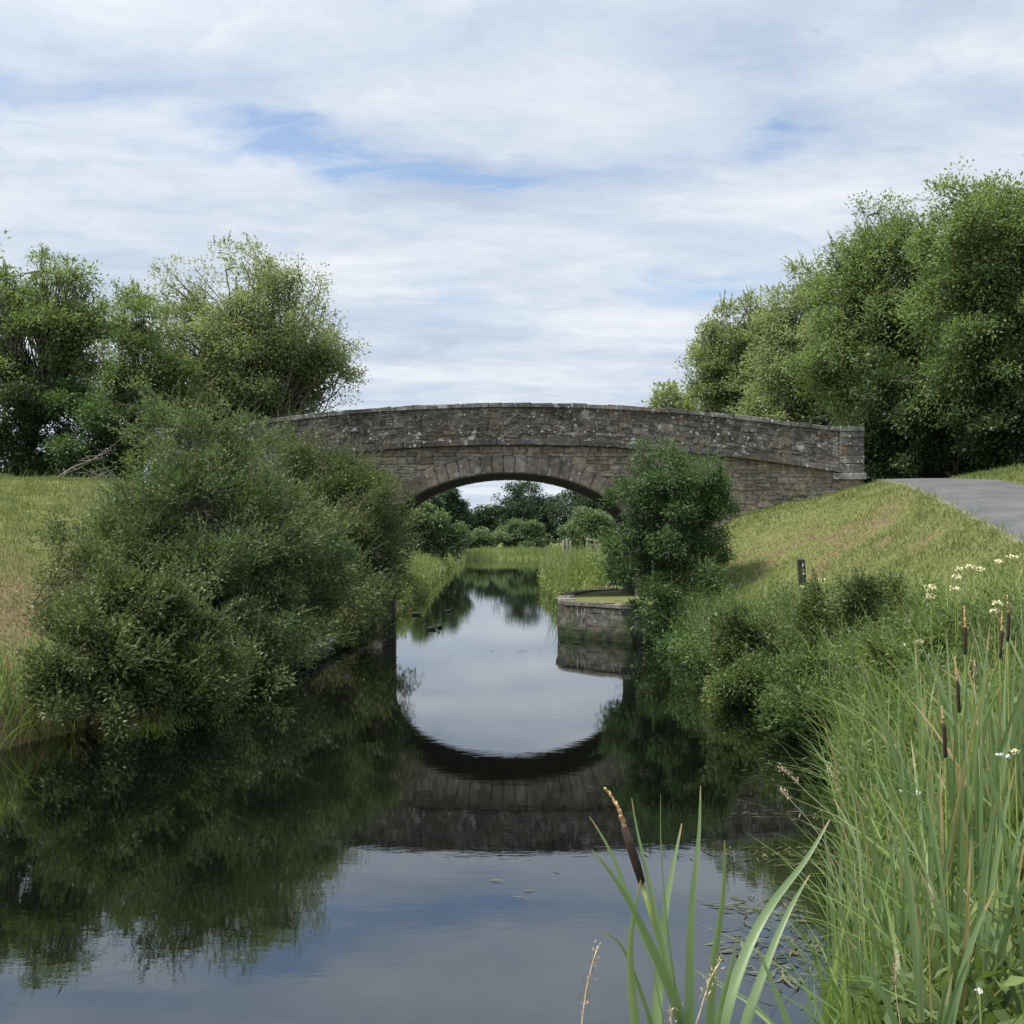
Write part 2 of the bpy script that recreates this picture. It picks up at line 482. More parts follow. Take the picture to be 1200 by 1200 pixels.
# ------------------------------------------------------------------ terrain
# per station: y, then (x,z) of  D E F G(left shore)  J(right shore) K L M(road left) and what lies right of the road
ST = [
 # y      D            E            F            G      J      K            L            M            N           O
 (-300, (-30, 1.5), (-17, 1.3), (-12, .9), -10.5, -4.0, (-3, .8), (-1, 1.1), (2.5, 1.0), (6.5, 1.0), (8, 1.4)),
 (-60, (-28, 1.5), (-16, 1.3), (-11, .9), -9.8, -3.0, (-2.2, .8), (-.5, 1.1), (2.5, 1.0), (6.5, 1.0), (8, 1.4)),
 (0,   (-19, 1.5), (-12, 1.2), (-9.0, .6), -8.4, -1.0, (-.6, .7), (1.0, .95), (5.4, 1.15), (9.6, 1.15), (11.2, 1.7)),
 (2,   (-19, 1.5), (-12, 1.2), (-9.0, .6), -8.2, 0.1, (.6, .55), (2.0, .95), (5.8, 1.25), (10, 1.25), (11.6, 1.8)),
 (4,   (-18, 1.5), (-11.5, 1.2), (-8.8, .6), -8.0, 1.0, (1.5, .5), (3.0, .9), (6.1, 1.35), (10.3, 1.35), (12, 1.9)),
 (7,   (-17, 1.6), (-11, 1.2), (-8.2, .6), -7.6, 2.25, (2.9, .45), (4.0, .8), (6.6, 1.55), (10.8, 1.55), (12.4, 2.1)),
 (13.5, (-14, 2.1), (-9, 1.5), (-6.75, .7), -6.2, 4.25, (4.9, .5), (5.8, .85), (7.7, 2.02), (11.9, 2.05), (13.4, 2.6)),
 (18,  (-14, 2.7), (-9.0, 2.1), (-6.2, 1.0), -4.9, 4.45, (5.1, .5), (6.3, 1.1), (8.45, 2.46), (12.6, 2.5), (14.2, 3.1)),
 (22,  (-14, 3.3), (-10, 2.7), (-6.0, 1.4), -4.3, 4.0, (5.0, .6), (6.9, 1.5), (9.2, 3.03), (12.6, 3.1), (14.2, 3.7)),
 (26,  (-15, 3.8), (-11, 3.3), (-6.2, 1.8), -4.15, 3.85, (5.0, .9), (6.9, 1.5), (10.0, 3.58), (13.1, 3.65), (14.6, 4.1)),
 (30,  (-16, 4.3), (-12, 4.1), (-7.5, 3.0), -4.1, 3.6, (4.6, 1.6), (6.9, 2.85), (10.7, 4.10), (13.4, 4.16), (14.9, 4.5)),
 (31.6, (-17, 4.42), (-12, 4.3), (-8, 3.4), -4.1, 3.5, (4.6, 2.0), (6.75, 3.30), (10.7, 4.24), (13.5, 4.28), (15.0, 4.6)),
 (34,  (-17, 4.42), (-12, 4.3), (-8, 3.5), -4.1, 3.5, (4.6, 2.0), (6.75, 3.30), (10.7, 4.38), (13.6, 4.38), (15.1, 4.68)),
 (36.6, (-17, 4.3), (-12, 4.1), (-8, 3.2), -4.1, 2.9, (4.6, 1.6), (6.75, 2.9), (10.9, 4.15), (13.8, 4.18), (15.3, 4.5)),
 (42,  (-20, 2.4), (-13, 1.9), (-7, 1.0), -4.1, 2.0, (3.0, .8), (6, 1.3), (11.2, 3.3), (15.5, 3.4), (17, 4.0)),
 (50,  (-20, 1.2), (-13, 1.0), (-7, .8), -4.2, 1.8, (2.6, .6), (6, .8), (11.4, 1.7), (15.5, 1.8), (17, 2.4)),
 (60,  (-20, .9), (-12, .8), (-6.4, .6), -4.6, 1.8, (2.8, .55), (6, .7), (12, .9), (16, 1), (18, 1.4)),
 (86,  (-20, .8), (-12, .7), (-6.8, .5), -5.2, 2.6, (3.4, .5), (6, .7), (12, .8), (16, .8), (18, 1.0)),
 (143, (-22, .8), (-13, .7), (-7.5, .5), -6.0, 4.5, (5.5, .5), (8, .7), (13, .8), (17, .8), (19, 1.0)),
 (400, (-22, .8), (-13, .7), (-8, .5), -6.2, 4.5, (5.5, .5), (8, .7), (13, .8), (17, .8), (19, 1.0)),
]
SY = np.array([s[0] for s in ST], float)
def stc(i, j):
    return np.array([s[i][j] for s in ST], float)
SX_G = np.array([s[4] for s in ST], float); SX_J = np.array([s[5] for s in ST], float)
def shoreL(y): return np.interp(y, SY, SX_G)
def shoreR(y): return np.interp(y, SY, SX_J)
def rowprof(y):
    g = float(shoreL(y)); j = float(shoreR(y))
    I = lambda i, k: float(np.interp(y, SY, stc(i, k)))
    far_l = float(np.interp(y, [-60, 10, 31, 36, 50, 70], [1.5, 1.8, 3.4, 3.4, 1.3, .9]))
    far_r = float(np.interp(y, [-60, 0, 31, 40, 60, 80], [1.6, 2.0, 4.8, 4.5, 1.8, 1.2]))
    bed = float(np.interp(y, [-80, -66, 134, 143], [.6, -1, -1, .55]))
    gz = 0.0 if bed < 0 else .4
    xs = [-1600, -70, -32, I(1, 0), I(2, 0), I(3, 0), g - .12, g, g + .7, j - .7, j, j + .12, I(6, 0), I(7, 0), I(8, 0), I(9, 0), I(10, 0), 45, 1600]
    zs = [2.0, 1.0 + .3 * far_l, far_l, I(1, 1), I(2, 1), I(3, 1), max(.18, gz), gz - .1, bed, bed, gz - .1, max(.18, gz), I(6, 1), I(7, 1), I(8, 1), I(9, 1), I(10, 1), far_r, 2.0]
    return xs, zs
_gy = np.concatenate([[-1500, -400, -150, -90, -80, -66, -40, -20, -10], np.arange(-6, 44, .3), np.arange(44, 100, 1.2), np.arange(100, 200, 3.), [210, 230, 260, 300, 400, 700, 1500, 3000]])
_gx = np.concatenate([[-1600, -600, -200, -100, -70, -50, -40, -32, -27], np.arange(-24, 22, .3), [23, 25, 28, 33, 40, 50, 70, 120, 300, 700, 1600]])
GZ = np.zeros((len(_gy), len(_gx)))
for i, y in enumerate(_gy):
    xs, zs = rowprof(y)
    GZ[i] = np.interp(_gx, xs, zs)
XX, YY = np.meshgrid(_gx, _gy)
onroad = np.array([[0]])
def road_left(y): return np.interp(y, SY, stc(8, 0))
def road_right(y): return np.interp(y, SY, stc(9, 0))
rl = road_left(YY); rr = road_right(YY)
road_mask = (XX > rl - .6) & (XX < rr + .4) & (YY < 60)
nz = fbm(np.stack([XX.ravel() * .9, YY.ravel() * .9, np.zeros(XX.size)], -1), 3, 3).reshape(XX.shape) * .10
nz += fbm(np.stack([XX.ravel() * 3.1, YY.ravel() * 3.1, np.zeros(XX.size)], -1), 9, 2).reshape(XX.shape) * .03
GZ += np.where(road_mask | (GZ < .25), 0, nz)
def ground_z(x, y):
    x = np.asarray(x, float); y = np.asarray(y, float)
    ix = np.clip(np.searchsorted(_gx, x) - 1, 0, len(_gx) - 2); iy = np.clip(np.searchsorted(_gy, y) - 1, 0, len(_gy) - 2)
    fx = (x - _gx[ix]) / (_gx[ix + 1] - _gx[ix]); fy = (y - _gy[iy]) / (_gy[iy + 1] - _gy[iy])
    return (GZ[iy, ix] * (1 - fx) + GZ[iy, ix + 1] * fx) * (1 - fy) + (GZ[iy + 1, ix] * (1 - fx) + GZ[iy + 1, ix + 1] * fx) * fy

def dryness(x, y):
    x = np.asarray(x, float); y = np.asarray(y, float)
    left = (x < 0) * np.exp(-((y - 16.6) / 3.4) ** 2) * (.98 + .6 * fbm(p2(x, y, 1.1), 41, 3))
    # mown swathes on the right bank
    u = (x * .8 + y * .6); v = (-x * .6 + y * .8)
    sw_ = fbm(np.stack([u * .7, v * 1.7, x * 0], -1), 21, 4)
    right = (x > 3) * np.exp(-((y - 25) / 6.5) ** 2) * (0.36 + .75 * sw_)
    far = (y > 40) * .3
    return np.clip(left + right + far + .12 * fbm(np.stack([x, y, x * 0], -1), 33, 3), 0, 1)

nx, ny = len(_gx), len(_gy)
idx = np.arange(nx * ny).reshape(ny, nx)
quads = np.stack([idx[:-1, :-1].ravel(), idx[:-1, 1:].ravel(), idx[1:, 1:].ravel(), idx[1:, :-1].ravel()], -1)
obj('ground', np.stack([XX.ravel(), YY.ravel(), GZ.ravel()], -1), quads, M_GROUND, smooth=True, attrs={'dry': dryness(XX.ravel(), YY.ravel())}, kind='structure')

# water
wx = np.linspace(-14, 8, 12); wy = np.linspace(-62, 141, 60)
A, B = np.meshgrid(wx, wy)
idx = np.arange(A.size).reshape(A.shape)
q = np.stack([idx[:-1, :-1].ravel(), idx[:-1, 1:].ravel(), idx[1:, 1:].ravel(), idx[1:, :-1].ravel()], -1)
obj('water', np.stack([A.ravel(), B.ravel(), 0 * A.ravel()], -1), q, M_WATER, kind='structure')

# road: follows the bank, crest beside the bridge, then down behind it
ys = np.arange(-40, 60, .5)
V = []; E = []
NA = 11
for y in ys:
    a, b = float(road_left(y)), float(road_right(y))
    V.append((a - .06, y, float(ground_z(a, y)) - .15)); E.append(1)
    for k in range(NA):
        s = k / (NA - 1); x = a + (b - a) * s
        V.append((x, y, float(ground_z(x, y)) + .03 + .05 * math.sin(math.pi * s)))
        E.append(abs(2 * s - 1) ** 4 * .9)
    V.append((b + .06, y, float(ground_z(b, y)) - .15)); E.append(1)
n_ = len(ys); NA += 2
idx = np.arange(n_ * NA).reshape(n_, NA)
q = np.stack([idx[:-1, :-1].ravel(), idx[:-1, 1:].ravel(), idx[1:, 1:].ravel(), idx[1:, :-1].ravel()], -1)
obj('road', V, q, M_ROAD, smooth=True, attrs={'edge': E}, kind='structure')

# ------------------------------------------------------------------ bridge
YF, YB = 32.0, 36.0
CX = -0.08; AA = 3.72; BB = 2.07; ZS = 2.45           # arch intrados ellipse
RD = 0.50                                             # ring depth
def z_string(x): return 5.50 - .0092 * (x - .2) ** 2     # underside of string course follows this minus its height
def z_top(x):
    d = abs(x - .2)
    return 6.58 - (.0087 * d * d if d < 8 else .557 + (d - 8) * .115)
XL, XR = -9.75, 9.62
XPL, XPR = -10.45, 10.32
def z_ext(x):
    """extrados height of the arch ring, or None outside it"""
    s = (x - CX) / (AA + RD * .93)
    if abs(s) >= 1: return None
    return ZS + (BB + RD) * math.sqrt(1 - s * s)

bridge = thing('stone_bridge', 'hump backed stone arch bridge with lichen covered parapet spanning the canal', 'bridge', (0, 34, 0))

def rubble(g, xa, xb, lo, hi, yf, sgn, hmin, hmax, wmin, wmax, follow=None, seed=1):
    hs_ = hmax
    """random coursed stones; lo(x), hi(x) bound them; follow = function the courses run parallel to"""
    r = np.random.default_rng(seed)
    zc = -1.0 if follow is None else 0.0
    top = 7.0 if follow is None else 1.35
    while zc < top:
        hc = r.uniform(hmin, hmax)
        x = xa - r.uniform(0, wmax)
        while x < xb:
            wd = r.uniform(wmin, wmax) * (1.4 if r.random() < .12 else 1)
            x0, x1 = max(x, xa), min(x + wd, xb)
            x += wd
            if x1 - x0 < .05: continue
            nsub = 2 if (hc > .14 and r.random() < .4) else 1
            for sub in range(nsub):
                za = zc + hc * sub / nsub; zb = zc + hc * (sub + 1) / nsub
                gp = .004
                qd = []
                ok = True
                for (xx, zz) in ((x0 + gp, za + gp), (x1 - gp, za + gp), (x1 - gp, zb - gp), (x0 + gp, zb - gp)):
                    base = follow(xx) if follow else 0
                    z = base + zz + r.uniform(-.03, .03)
                    xj = xx + r.uniform(-.035, .035)
                    l = lo(xj); h = hi(xj)
                    if l is None: ok = False; break
                    qd.append([xj, min(max(z, l + .005), h - .005)])
                if not ok: continue
                if min(qd[3][1] - qd[0][1], qd[2][1] - qd[1][1]) < .015: continue
                if max(qd[3][1] - qd[0][1], qd[2][1] - qd[1][1]) < .04: continue
                t = float(np.clip(r.normal(.5, .26), 0, 1))
                g.block(qd, yf - sgn * r.uniform(-.008, .028), yf + sgn * .08, r.uniform(.012, .03), t)
        zc += hc

def wall_sheet(g, xa, xb, lo, hi, y0, y1, step=.15, t=.3):
    """solid wall between curves lo and hi from y0 to y1"""
    xs = np.arange(xa, xb + 1e-6, step)
    V = []; Fc = []
    for x in xs:
        V += [(x, y0, lo(x)), (x, y0, hi(x)), (x, y1, hi(x)), (x, y1, lo(x))]
    for i in range(len(xs) - 1):
        a = i * 4; b = a + 4
        for k in range(4):
            k2 = (k + 1) % 4
            Fc.append((a + k, b + k, b + k2, a + k2))
    Fc.append((0, 1, 2, 3)); e = (len(xs) - 1) * 4; Fc.append((e + 3, e + 2, e + 1, e))
    g.add(V, Fc, t)

SH = .17                                # string course height
for sgn, yface in ((1, YF), (-1, YB)):
    # spandrel and wing wall: mortar backing plus real stones
    g = Geo()
    lo = lambda x: (z_ext(x) if z_ext(x) is not None else -1.2)
    hi = lambda x: z_string(x) - SH
    for xa, xb in ((XPL, CX - AA - RD * .93 - .001), (CX - AA - RD * .93 + .001, CX + AA + RD * .93 - .001), (CX + AA + RD * .93 + .001, XPR)):
        n_s = max(2, int((xb - xa) / .15))
        wall_sheet(g, xa, xb, lambda x: max(lo(x), -1.2) , hi, yface + sgn * .012, yface + sgn * .45, (xb - xa) / n_s, .75)
    rubble(g, XPL, XPR, lo, hi, yface, sgn, .09, .22, .12, .46, None, 5 if sgn > 0 else 6)
    g.obj('spandrel_wall', M_SPANDREL, bridge)
    # parapet
    g = Geo()
    hi2 = lambda x: z_top(x) - .13
    wall_sheet(g, XL, XR, lambda x: z_string(x), hi2, yface + sgn * .04, yface + sgn * .42, .15, .6)
    rubble(g, XL, XR, lambda x: z_string(x), hi2, yface + sgn * .03, sgn, .07, .19, .10, .42, z_string, 15 if sgn > 0 else 16)
    rubble(g, XL, XR, lambda x: z_string(x), hi2, yface + sgn * .44, -sgn, .10, .20, .14, .45, z_string, 25 if sgn > 0 else 26)
    g.obj('parapet', M_PARAPET, bridge)
    # coping row
    g = Geo(); r = np.random.default_rng(40 + sgn)
    x = XL
    while x < XR - .05:
        x1 = min(x + r.uniform(.35, .75), XR)
        if XR - x1 < .2: x1 = XR
        j = lambda: r.uniform(-.018, .018)
        g.block([(x + .002, z_top(x) - .128), (x1 - .002, z_top(x1) - .128), (x1 - .002, z_top(x1) + j()), (x + .002, z_top(x) + j())], yface - sgn * (.02 + r.uniform(0, .03)), yface + sgn * (.47 + r.uniform(0, .02)), .022, float(r.uniform(0, 1)))
        x = x1
    g.obj('coping', M_COPING, bridge)
    # string course
    g = Geo(); r = np.random.default_rng(50 + sgn)
    x = XL
    while x < XR - .05:
        x1 = min(x + r.uniform(.5, 1.0), XR)
        if XR - x1 < .2: x1 = XR
        g.block([(x + .005, z_string(x) - SH + .002), (x1 - .005, z_string(x1) - SH + .002), (x1 - .005, z_string(x1) - .002), (x + .005, z_string(x) - .002)], yface - sgn * (.15 + r.uniform(0, .03)), yface + sgn * .3, .02, float(r.uniform(0, 1)))
        x = x1
    g.obj('string_course', M_STRING, bridge)
    # arch ring of voussoirs
    g = Geo(); r = np.random.default_rng(60 + sgn)
    nv = 29
    th = np.linspace(0, math.pi, 400)
    ex = CX + AA * np.cos(th); ez = ZS + BB * np.sin(th)
    s = np.concatenate([[0], np.cumsum(np.hypot(np.diff(ex), np.diff(ez)))])
    cuts = np.linspace(0, s[-1], nv + 1)
    ang = np.interp(cuts, s, th)
    def pt(a, rd):
        c = np.array([CX + AA * math.cos(a), ZS + BB * math.sin(a)])
        nn = np.array([math.cos(a) / AA, math.sin(a) / BB]); nn /= np.linalg.norm(nn)
        return c + nn * rd
    for k in range(nv):
        gapa = .004
        a0, a1 = ang[k] + gapa, ang[k + 1] - gapa
        rd = RD + r.uniform(-.03, .03)
        am = (a0 + a1) / 2
        poly = [pt(a0, 0), pt(am, 0), pt(a1, 0), pt(a1, rd), pt(am, rd), pt(a0, rd)]
        g.block(poly, yface - sgn * (.075 + r.uniform(0, .02)), yface + sgn * .40, .016, float(r.uniform(0, 1)))
    # dressed jamb stones below the springing
    for side in (-1, 1):
        z = ZS - .01; k = 0
        while z > -1.1:
            hq = r.uniform(.3, .42)
            ln = .62 if k % 2 else .4
            xi = CX + side * AA
            xs_ = sorted([xi, xi + side * ln])
            g.block([(xs_[0], z - hq + .006), (xs_[1], z - hq + .006), (xs_[1], z - .006), (xs_[0], z - .006)], yface - sgn * (.03 + r.uniform(0, .015)), yface + sgn * .4, .016, float(r.uniform(0, 1)))
            z -= hq; k += 1
    na = 60
    aa = np.linspace(0, math.pi, na)
    Vb = [];
    for a_ in aa:
        for rd_ in (.015, RD - .04):
            q_ = pt(a_, rd_)
            for yy_ in (yface - sgn * .05, yface + sgn * .36): Vb.append((q_[0], yy_, q_[1]))
    g.add(Vb, [(i * 4 + a2, i * 4 + b2, i * 4 + 4 + b2, i * 4 + 4 + a2) for i in range(na - 1) for a2, b2 in ((0, 2), (2, 3), (3, 1), (1, 0))], 1.0)
    g.obj('arch_ring', M_RING, bridge)
    # end piers with plinth and cap
    for xa, xb in ((XPL, XL), (XR, XPR)):
        xm = (xa + xb) / 2
        zb = z_string(xm) - .10; zt = z_top(XR if xm > 0 else XL) + .0
        pr = .05
        g = Geo(); r = np.random.default_rng(70 + int(xm) + sgn)
        g.box((xa, yface - sgn * pr + sgn * .02, zb), (xb, yface + sgn * .46, zt - .12), .4)
        z = zb
        while z < zt - .16:
            hq = min(r.uniform(.17, .3), zt - .12 - z)
            g.block([(xa - .005, z + .006), (xb + .005, z + .006), (xb + .005, z + hq - .006), (xa - .005, z + hq - .006)], yface - sgn * (pr + .01 + r.uniform(0, .015)), yface + sgn * (.47 + r.uniform(0, .01)), .018, float(r.uniform(.2, 1)))
            z += hq
        pier = g.obj('end_pier', M_STRING, bridge)
        g = Geo()
        ext = .22 if xm > 0 else .0
        g.block([(xa - ext, zb - .20), (xb + .05, zb - .20), (xb + .05, zb - .01), (xa - ext, zb - .01)], yface - sgn * .13, yface + sgn * .5, .025, .9)
        g.obj('plinth', M_COPING, pier)
        g = Geo()
        g.block([(xa - .01, zt - .118), (xb + .02, zt - .118), (xb + .02, zt + .005), (xa - .01, zt + .03)], yface - sgn * .08, yface + sgn * .5, .03, .9)
        g.obj('cap', M_COPING, pier)
# vault and abutment faces under the arch
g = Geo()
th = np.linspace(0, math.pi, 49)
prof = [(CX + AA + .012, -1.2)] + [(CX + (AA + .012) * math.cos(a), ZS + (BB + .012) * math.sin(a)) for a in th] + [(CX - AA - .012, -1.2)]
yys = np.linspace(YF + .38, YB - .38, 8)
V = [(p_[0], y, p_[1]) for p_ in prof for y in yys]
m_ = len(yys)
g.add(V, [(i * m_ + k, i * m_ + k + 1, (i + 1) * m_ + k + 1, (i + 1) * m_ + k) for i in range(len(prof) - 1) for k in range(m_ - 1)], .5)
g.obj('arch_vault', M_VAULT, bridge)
# deck between the parapets
xs_ = np.linspace(-13, 13, 60)
V = []
for x in xs_:
    z = z_string(np.clip(x, -11, 11)) - .02 - (max(0, abs(x) - 10) * .14)
    for y in (YF + .43, (YF + YB) / 2, YB - .43):
        V.append((x, y, z + (.05 if y == (YF + YB) / 2 else 0)))
idx = np.arange(len(V)).reshape(-1, 3)
q = np.stack([idx[:-1, :-1].ravel(), idx[:-1, 1:].ravel(), idx[1:, 1:].ravel(), idx[1:, :-1].ravel()], -1)
obj('bridge_road', V, q, M_ROAD, attrs={'edge': np.zeros(len(V))}, kind='structure')

# ------------------------------------------------------------------ quay (stone landing) under the right of the arch
quay = thing('stone_quay', 'low stone quay with pale streaked face and grassy top under the right of the arch', 'quay', (2.6, 31.5, 0))
QP = np.array([(5.2, 25.0), (4.2, 26.0), (3.05, 27.2), (1.95, 28.4), (1.45, 29.0), (1.27, 29.5), (1.28, 30.4), (1.36, 31.7), (1.68, 34.0), (2.35, 36.0), (3.1, 36.8), (4.2, 37.2)])
seg = np.concatenate([[0], np.cumsum(np.linalg.norm(np.diff(QP, axis=0), axis=1))])
def qpt(s): return np.array([np.interp(s, seg, QP[:, 0]), np.interp(s, seg, QP[:, 1])])
def qn(s):
    a = qpt(max(s - .15, 0)); b = qpt(min(s + .15, seg[-1])); d_ = (b - a) / np.linalg.norm(b - a)
    return np.array([-d_[1], d_[0]]) * -1      # inward
QZ = .93
g = Geo(); r = np.random.default_rng(3)
def qstone(g, s0, s1, z0, z1, out, depth, t, gap=.003):
    pts = []
    for s_ in (s0 + gap, s1 - gap):
        c = qpt(s_); n_ = qn(s_)
        pts.append((c - n_ * out, c + n_ * depth))
    V = []
    for z in (z0 + gap * .3, z1 - gap * .3):
        for (o_, i_) in pts:
            V.append((o_[0], o_[1], z)); V.append((i_[0], i_[1], z))
    # order: 0 o0 z0,1 i0 z0,2 o1 z0,3 i1 z0,4..7 at z1
    g.add(V, [(0, 2, 6, 4), (1, 5, 7, 3), (0, 4, 5, 1), (2, 3, 7, 6), (4, 6, 7, 5), (0, 1, 3, 2)], t)
# check orientation of inward normal
if np.dot(qn(4.0), np.array([3.5, 32]) - qpt(4.0)) < 0:
    _q = qn
    def qn(s): return -_q(s)
z = -.8
while z < QZ - .105:
    hq = min(r.uniform(.10, .22), QZ - .098 - z)
    s_ = 0
    while s_ < seg[-1] - .02:
        s1 = min(s_ + r.uniform(.2, .5), seg[-1])
        qstone(g, s_, s1, z, z + hq, r.uniform(0, .022), .3, float(r.uniform(.2, .8)))
        s_ = s1
    z += hq
g.obj('quay_wall', M_QUAY, quay)
g = Geo(); s_ = 0
while s_ < seg[-1] - .02:
    s1 = min(s_ + r.uniform(.45, .8), seg[-1])
    qstone(g, s_, s1, QZ - .10, QZ + r.uniform(-.025, .02), .02 + r.uniform(0, .05), .38 + r.uniform(-.08, .1), float(r.uniform(.3, 1)), .006)
    s_ = s1
g.obj('coping', M_QCAP, quay)
inner = [qpt(s_) + qn(s_) * .3 for s_ in np.linspace(0.05, seg[-1] - .05, 40)]
V = [(p_[0], p_[1], QZ - .07) for p_ in inner] + [(4.6, 32.2, QZ - .03)]
obj('grass_top', V, [(i, i + 1, len(inner)) for i in range(len(inner) - 1)], M_GROUND, quay, attrs={'dry': np.full(len(V), .2)})

# low wall at the left waterline
lw = thing('canal_wall', 'low mossy stone retaining wall along the left waterline beneath the bushes', 'wall', (-4.1, 26, 0))
g = Geo(); r = np.random.default_rng(8)
for z, hq in ((-.4, .28), (-.12, .2), (.08, .2)):
    y = 21.5
    while y < 31.8:
        y1 = min(y + r.uniform(.3, .7), 31.8)
        xo = float(shoreL((y + y1) / 2)) + .16 + r.uniform(0, .04)
        V = [(xo, y + .007, z + .005), (xo, y1 - .007, z + .005), (xo - .4, y1 - .007, z + .005), (xo - .4, y + .007, z + .005)]
        V += [(v[0] - (.02 if i < 2 else 0), v[1], z + hq - .005 + r.uniform(-.01, .01)) for i, v in enumerate(V)]
        g.add(V, [(0, 1, 2, 3)[::-1], (4, 5, 6, 7), (0, 4, 7, 3), (1, 2, 6, 5), (0, 1, 5, 4), (3, 7, 6, 2)], float(r.uniform(0, 1)))
        y = y1
g.obj('wall_stones', M_QUAY, lw)
tag(lw, lw['label'], 'wall')

# ------------------------------------------------------------------ vegetation builders
def leaf_geo(P, D, N, L, W, fold=.12):
    D = nrm(D); Sd = nrm(np.cross(D, N)); N2 = np.cross(Sd, D)
    L = L[:, None]; W = W[:, None]
    v0 = P; v1 = P + D * L * .45 + Sd * W * .5 + N2 * W * fold
    v2 = P + D * L - N2 * L * .08; v3 = P + D * L * .45 - Sd * W * .5 + N2 * W * fold
    V = np.stack([v0, v1, v2, v3], 1).reshape(-1, 3)
    Fc = np.arange(len(P) * 4).reshape(-1, 4)
    return V, Fc

def sph(n, r):
    a = r.normal(size=(n, 3)); return nrm(a)

def crown(lobes, n_cl, n_leaf, L, W, cr, seed, shell=.55, droop=.15, zmin=None, lump=.38, gvar=.22, bough=.42, per=9, up_bias=False):
    """lobes (k,6): centre, radii. Leaves in clumps spread through the volume, densest near the outside."""
    r = np.random.default_rng(seed)
    lobes = np.asarray(lobes, float)
    wgt = (lobes[:, 3] * lobes[:, 4] * lobes[:, 5]) ** .72
    # boughs: lumps of foliage round each lobe; clumps of leaves gather on them
    nb = max(len(lobes) * 2, int(n_cl / per))
    lb = np.concatenate([np.arange(len(lobes)), r.choice(len(lobes), nb - len(lobes), p=wgt / wgt.sum())])
    db = sph(nb, r)
    db[:, 2] = np.where(db[:, 2] < -.3, -db[:, 2] * .6, db[:, 2]) if up_bias else db[:, 2]
    db = nrm(db)
    rb = shell + (1.02 - shell) * r.random(nb) ** .7
    rb[r.random(nb) < .18] *= .45
    lum = 1 + lump * fbm(db * 2.2 + lobes[lb, :3] * .7, seed, 3)
    CB = lobes[lb, :3] + db * lobes[lb, 3:6] * (rb * lum)[:, None]
    RB = bough * lobes[lb, 3:6].mean(1) * r.uniform(.65, 1.35, nb)
    BT = .20 * r.normal(size=nb)
    bi = r.choice(nb, n_cl, p=RB ** 2 / (RB ** 2).sum())
    d2 = sph(n_cl, r)
    d2 = nrm(d2 + .5 * db[bi] + np.array([0, 0, .25]))
    C = CB[bi] + d2 * (RB[bi] * r.random(n_cl) ** .45)[:, None] * np.array([1.05, 1.05, .92])
    d = nrm(db[bi] * .7 + d2 * .7)
    li = lb[bi]
    if zmin is not None:
        zm = zmin(C[:, 0], C[:, 1]) if callable(zmin) else zmin
        k = C[:, 2] > zm
        C, d, li, bi = C[k], d[k], li[k], bi[k]
    n = len(C)
    ctint = np.clip(.5 + BT[bi] + .12 * r.normal(size=n) + .12 * fbm(C * .8, seed + 5, 2), 0, 1)
    cnt = np.maximum(3, (n_leaf * r.uniform(.45, 1.6, n)).astype(int))
    ci = np.repeat(np.arange(n), cnt)
    m = len(ci)
    csz = r.uniform(.6, 1.35, n) * cr
    off = sph(m, r) * (r.random(m) ** .45)[:, None] * np.array([1.65, 1.65, 1.3]) * csz[ci][:, None]
    P = C[ci] + off
    D = nrm(d[ci] * .7 + nrm(off) * .8 + r.normal(size=(m, 3)) * .55 + np.array([0, 0, -droop]))
    N = nrm(np.array([0, 0, .75]) + d[ci] * .45 + r.normal(size=(m, 3)) * .6)
    LL = L * r.uniform(.65, 1.3, m); WW = W * r.uniform(.7, 1.25, m)
    V, Fc = leaf_geo(P, D, N, LL, WW)
    t = np.clip(ctint[ci] + gvar * r.normal(size=m), 0, 1)
    return V, Fc, t, C, li

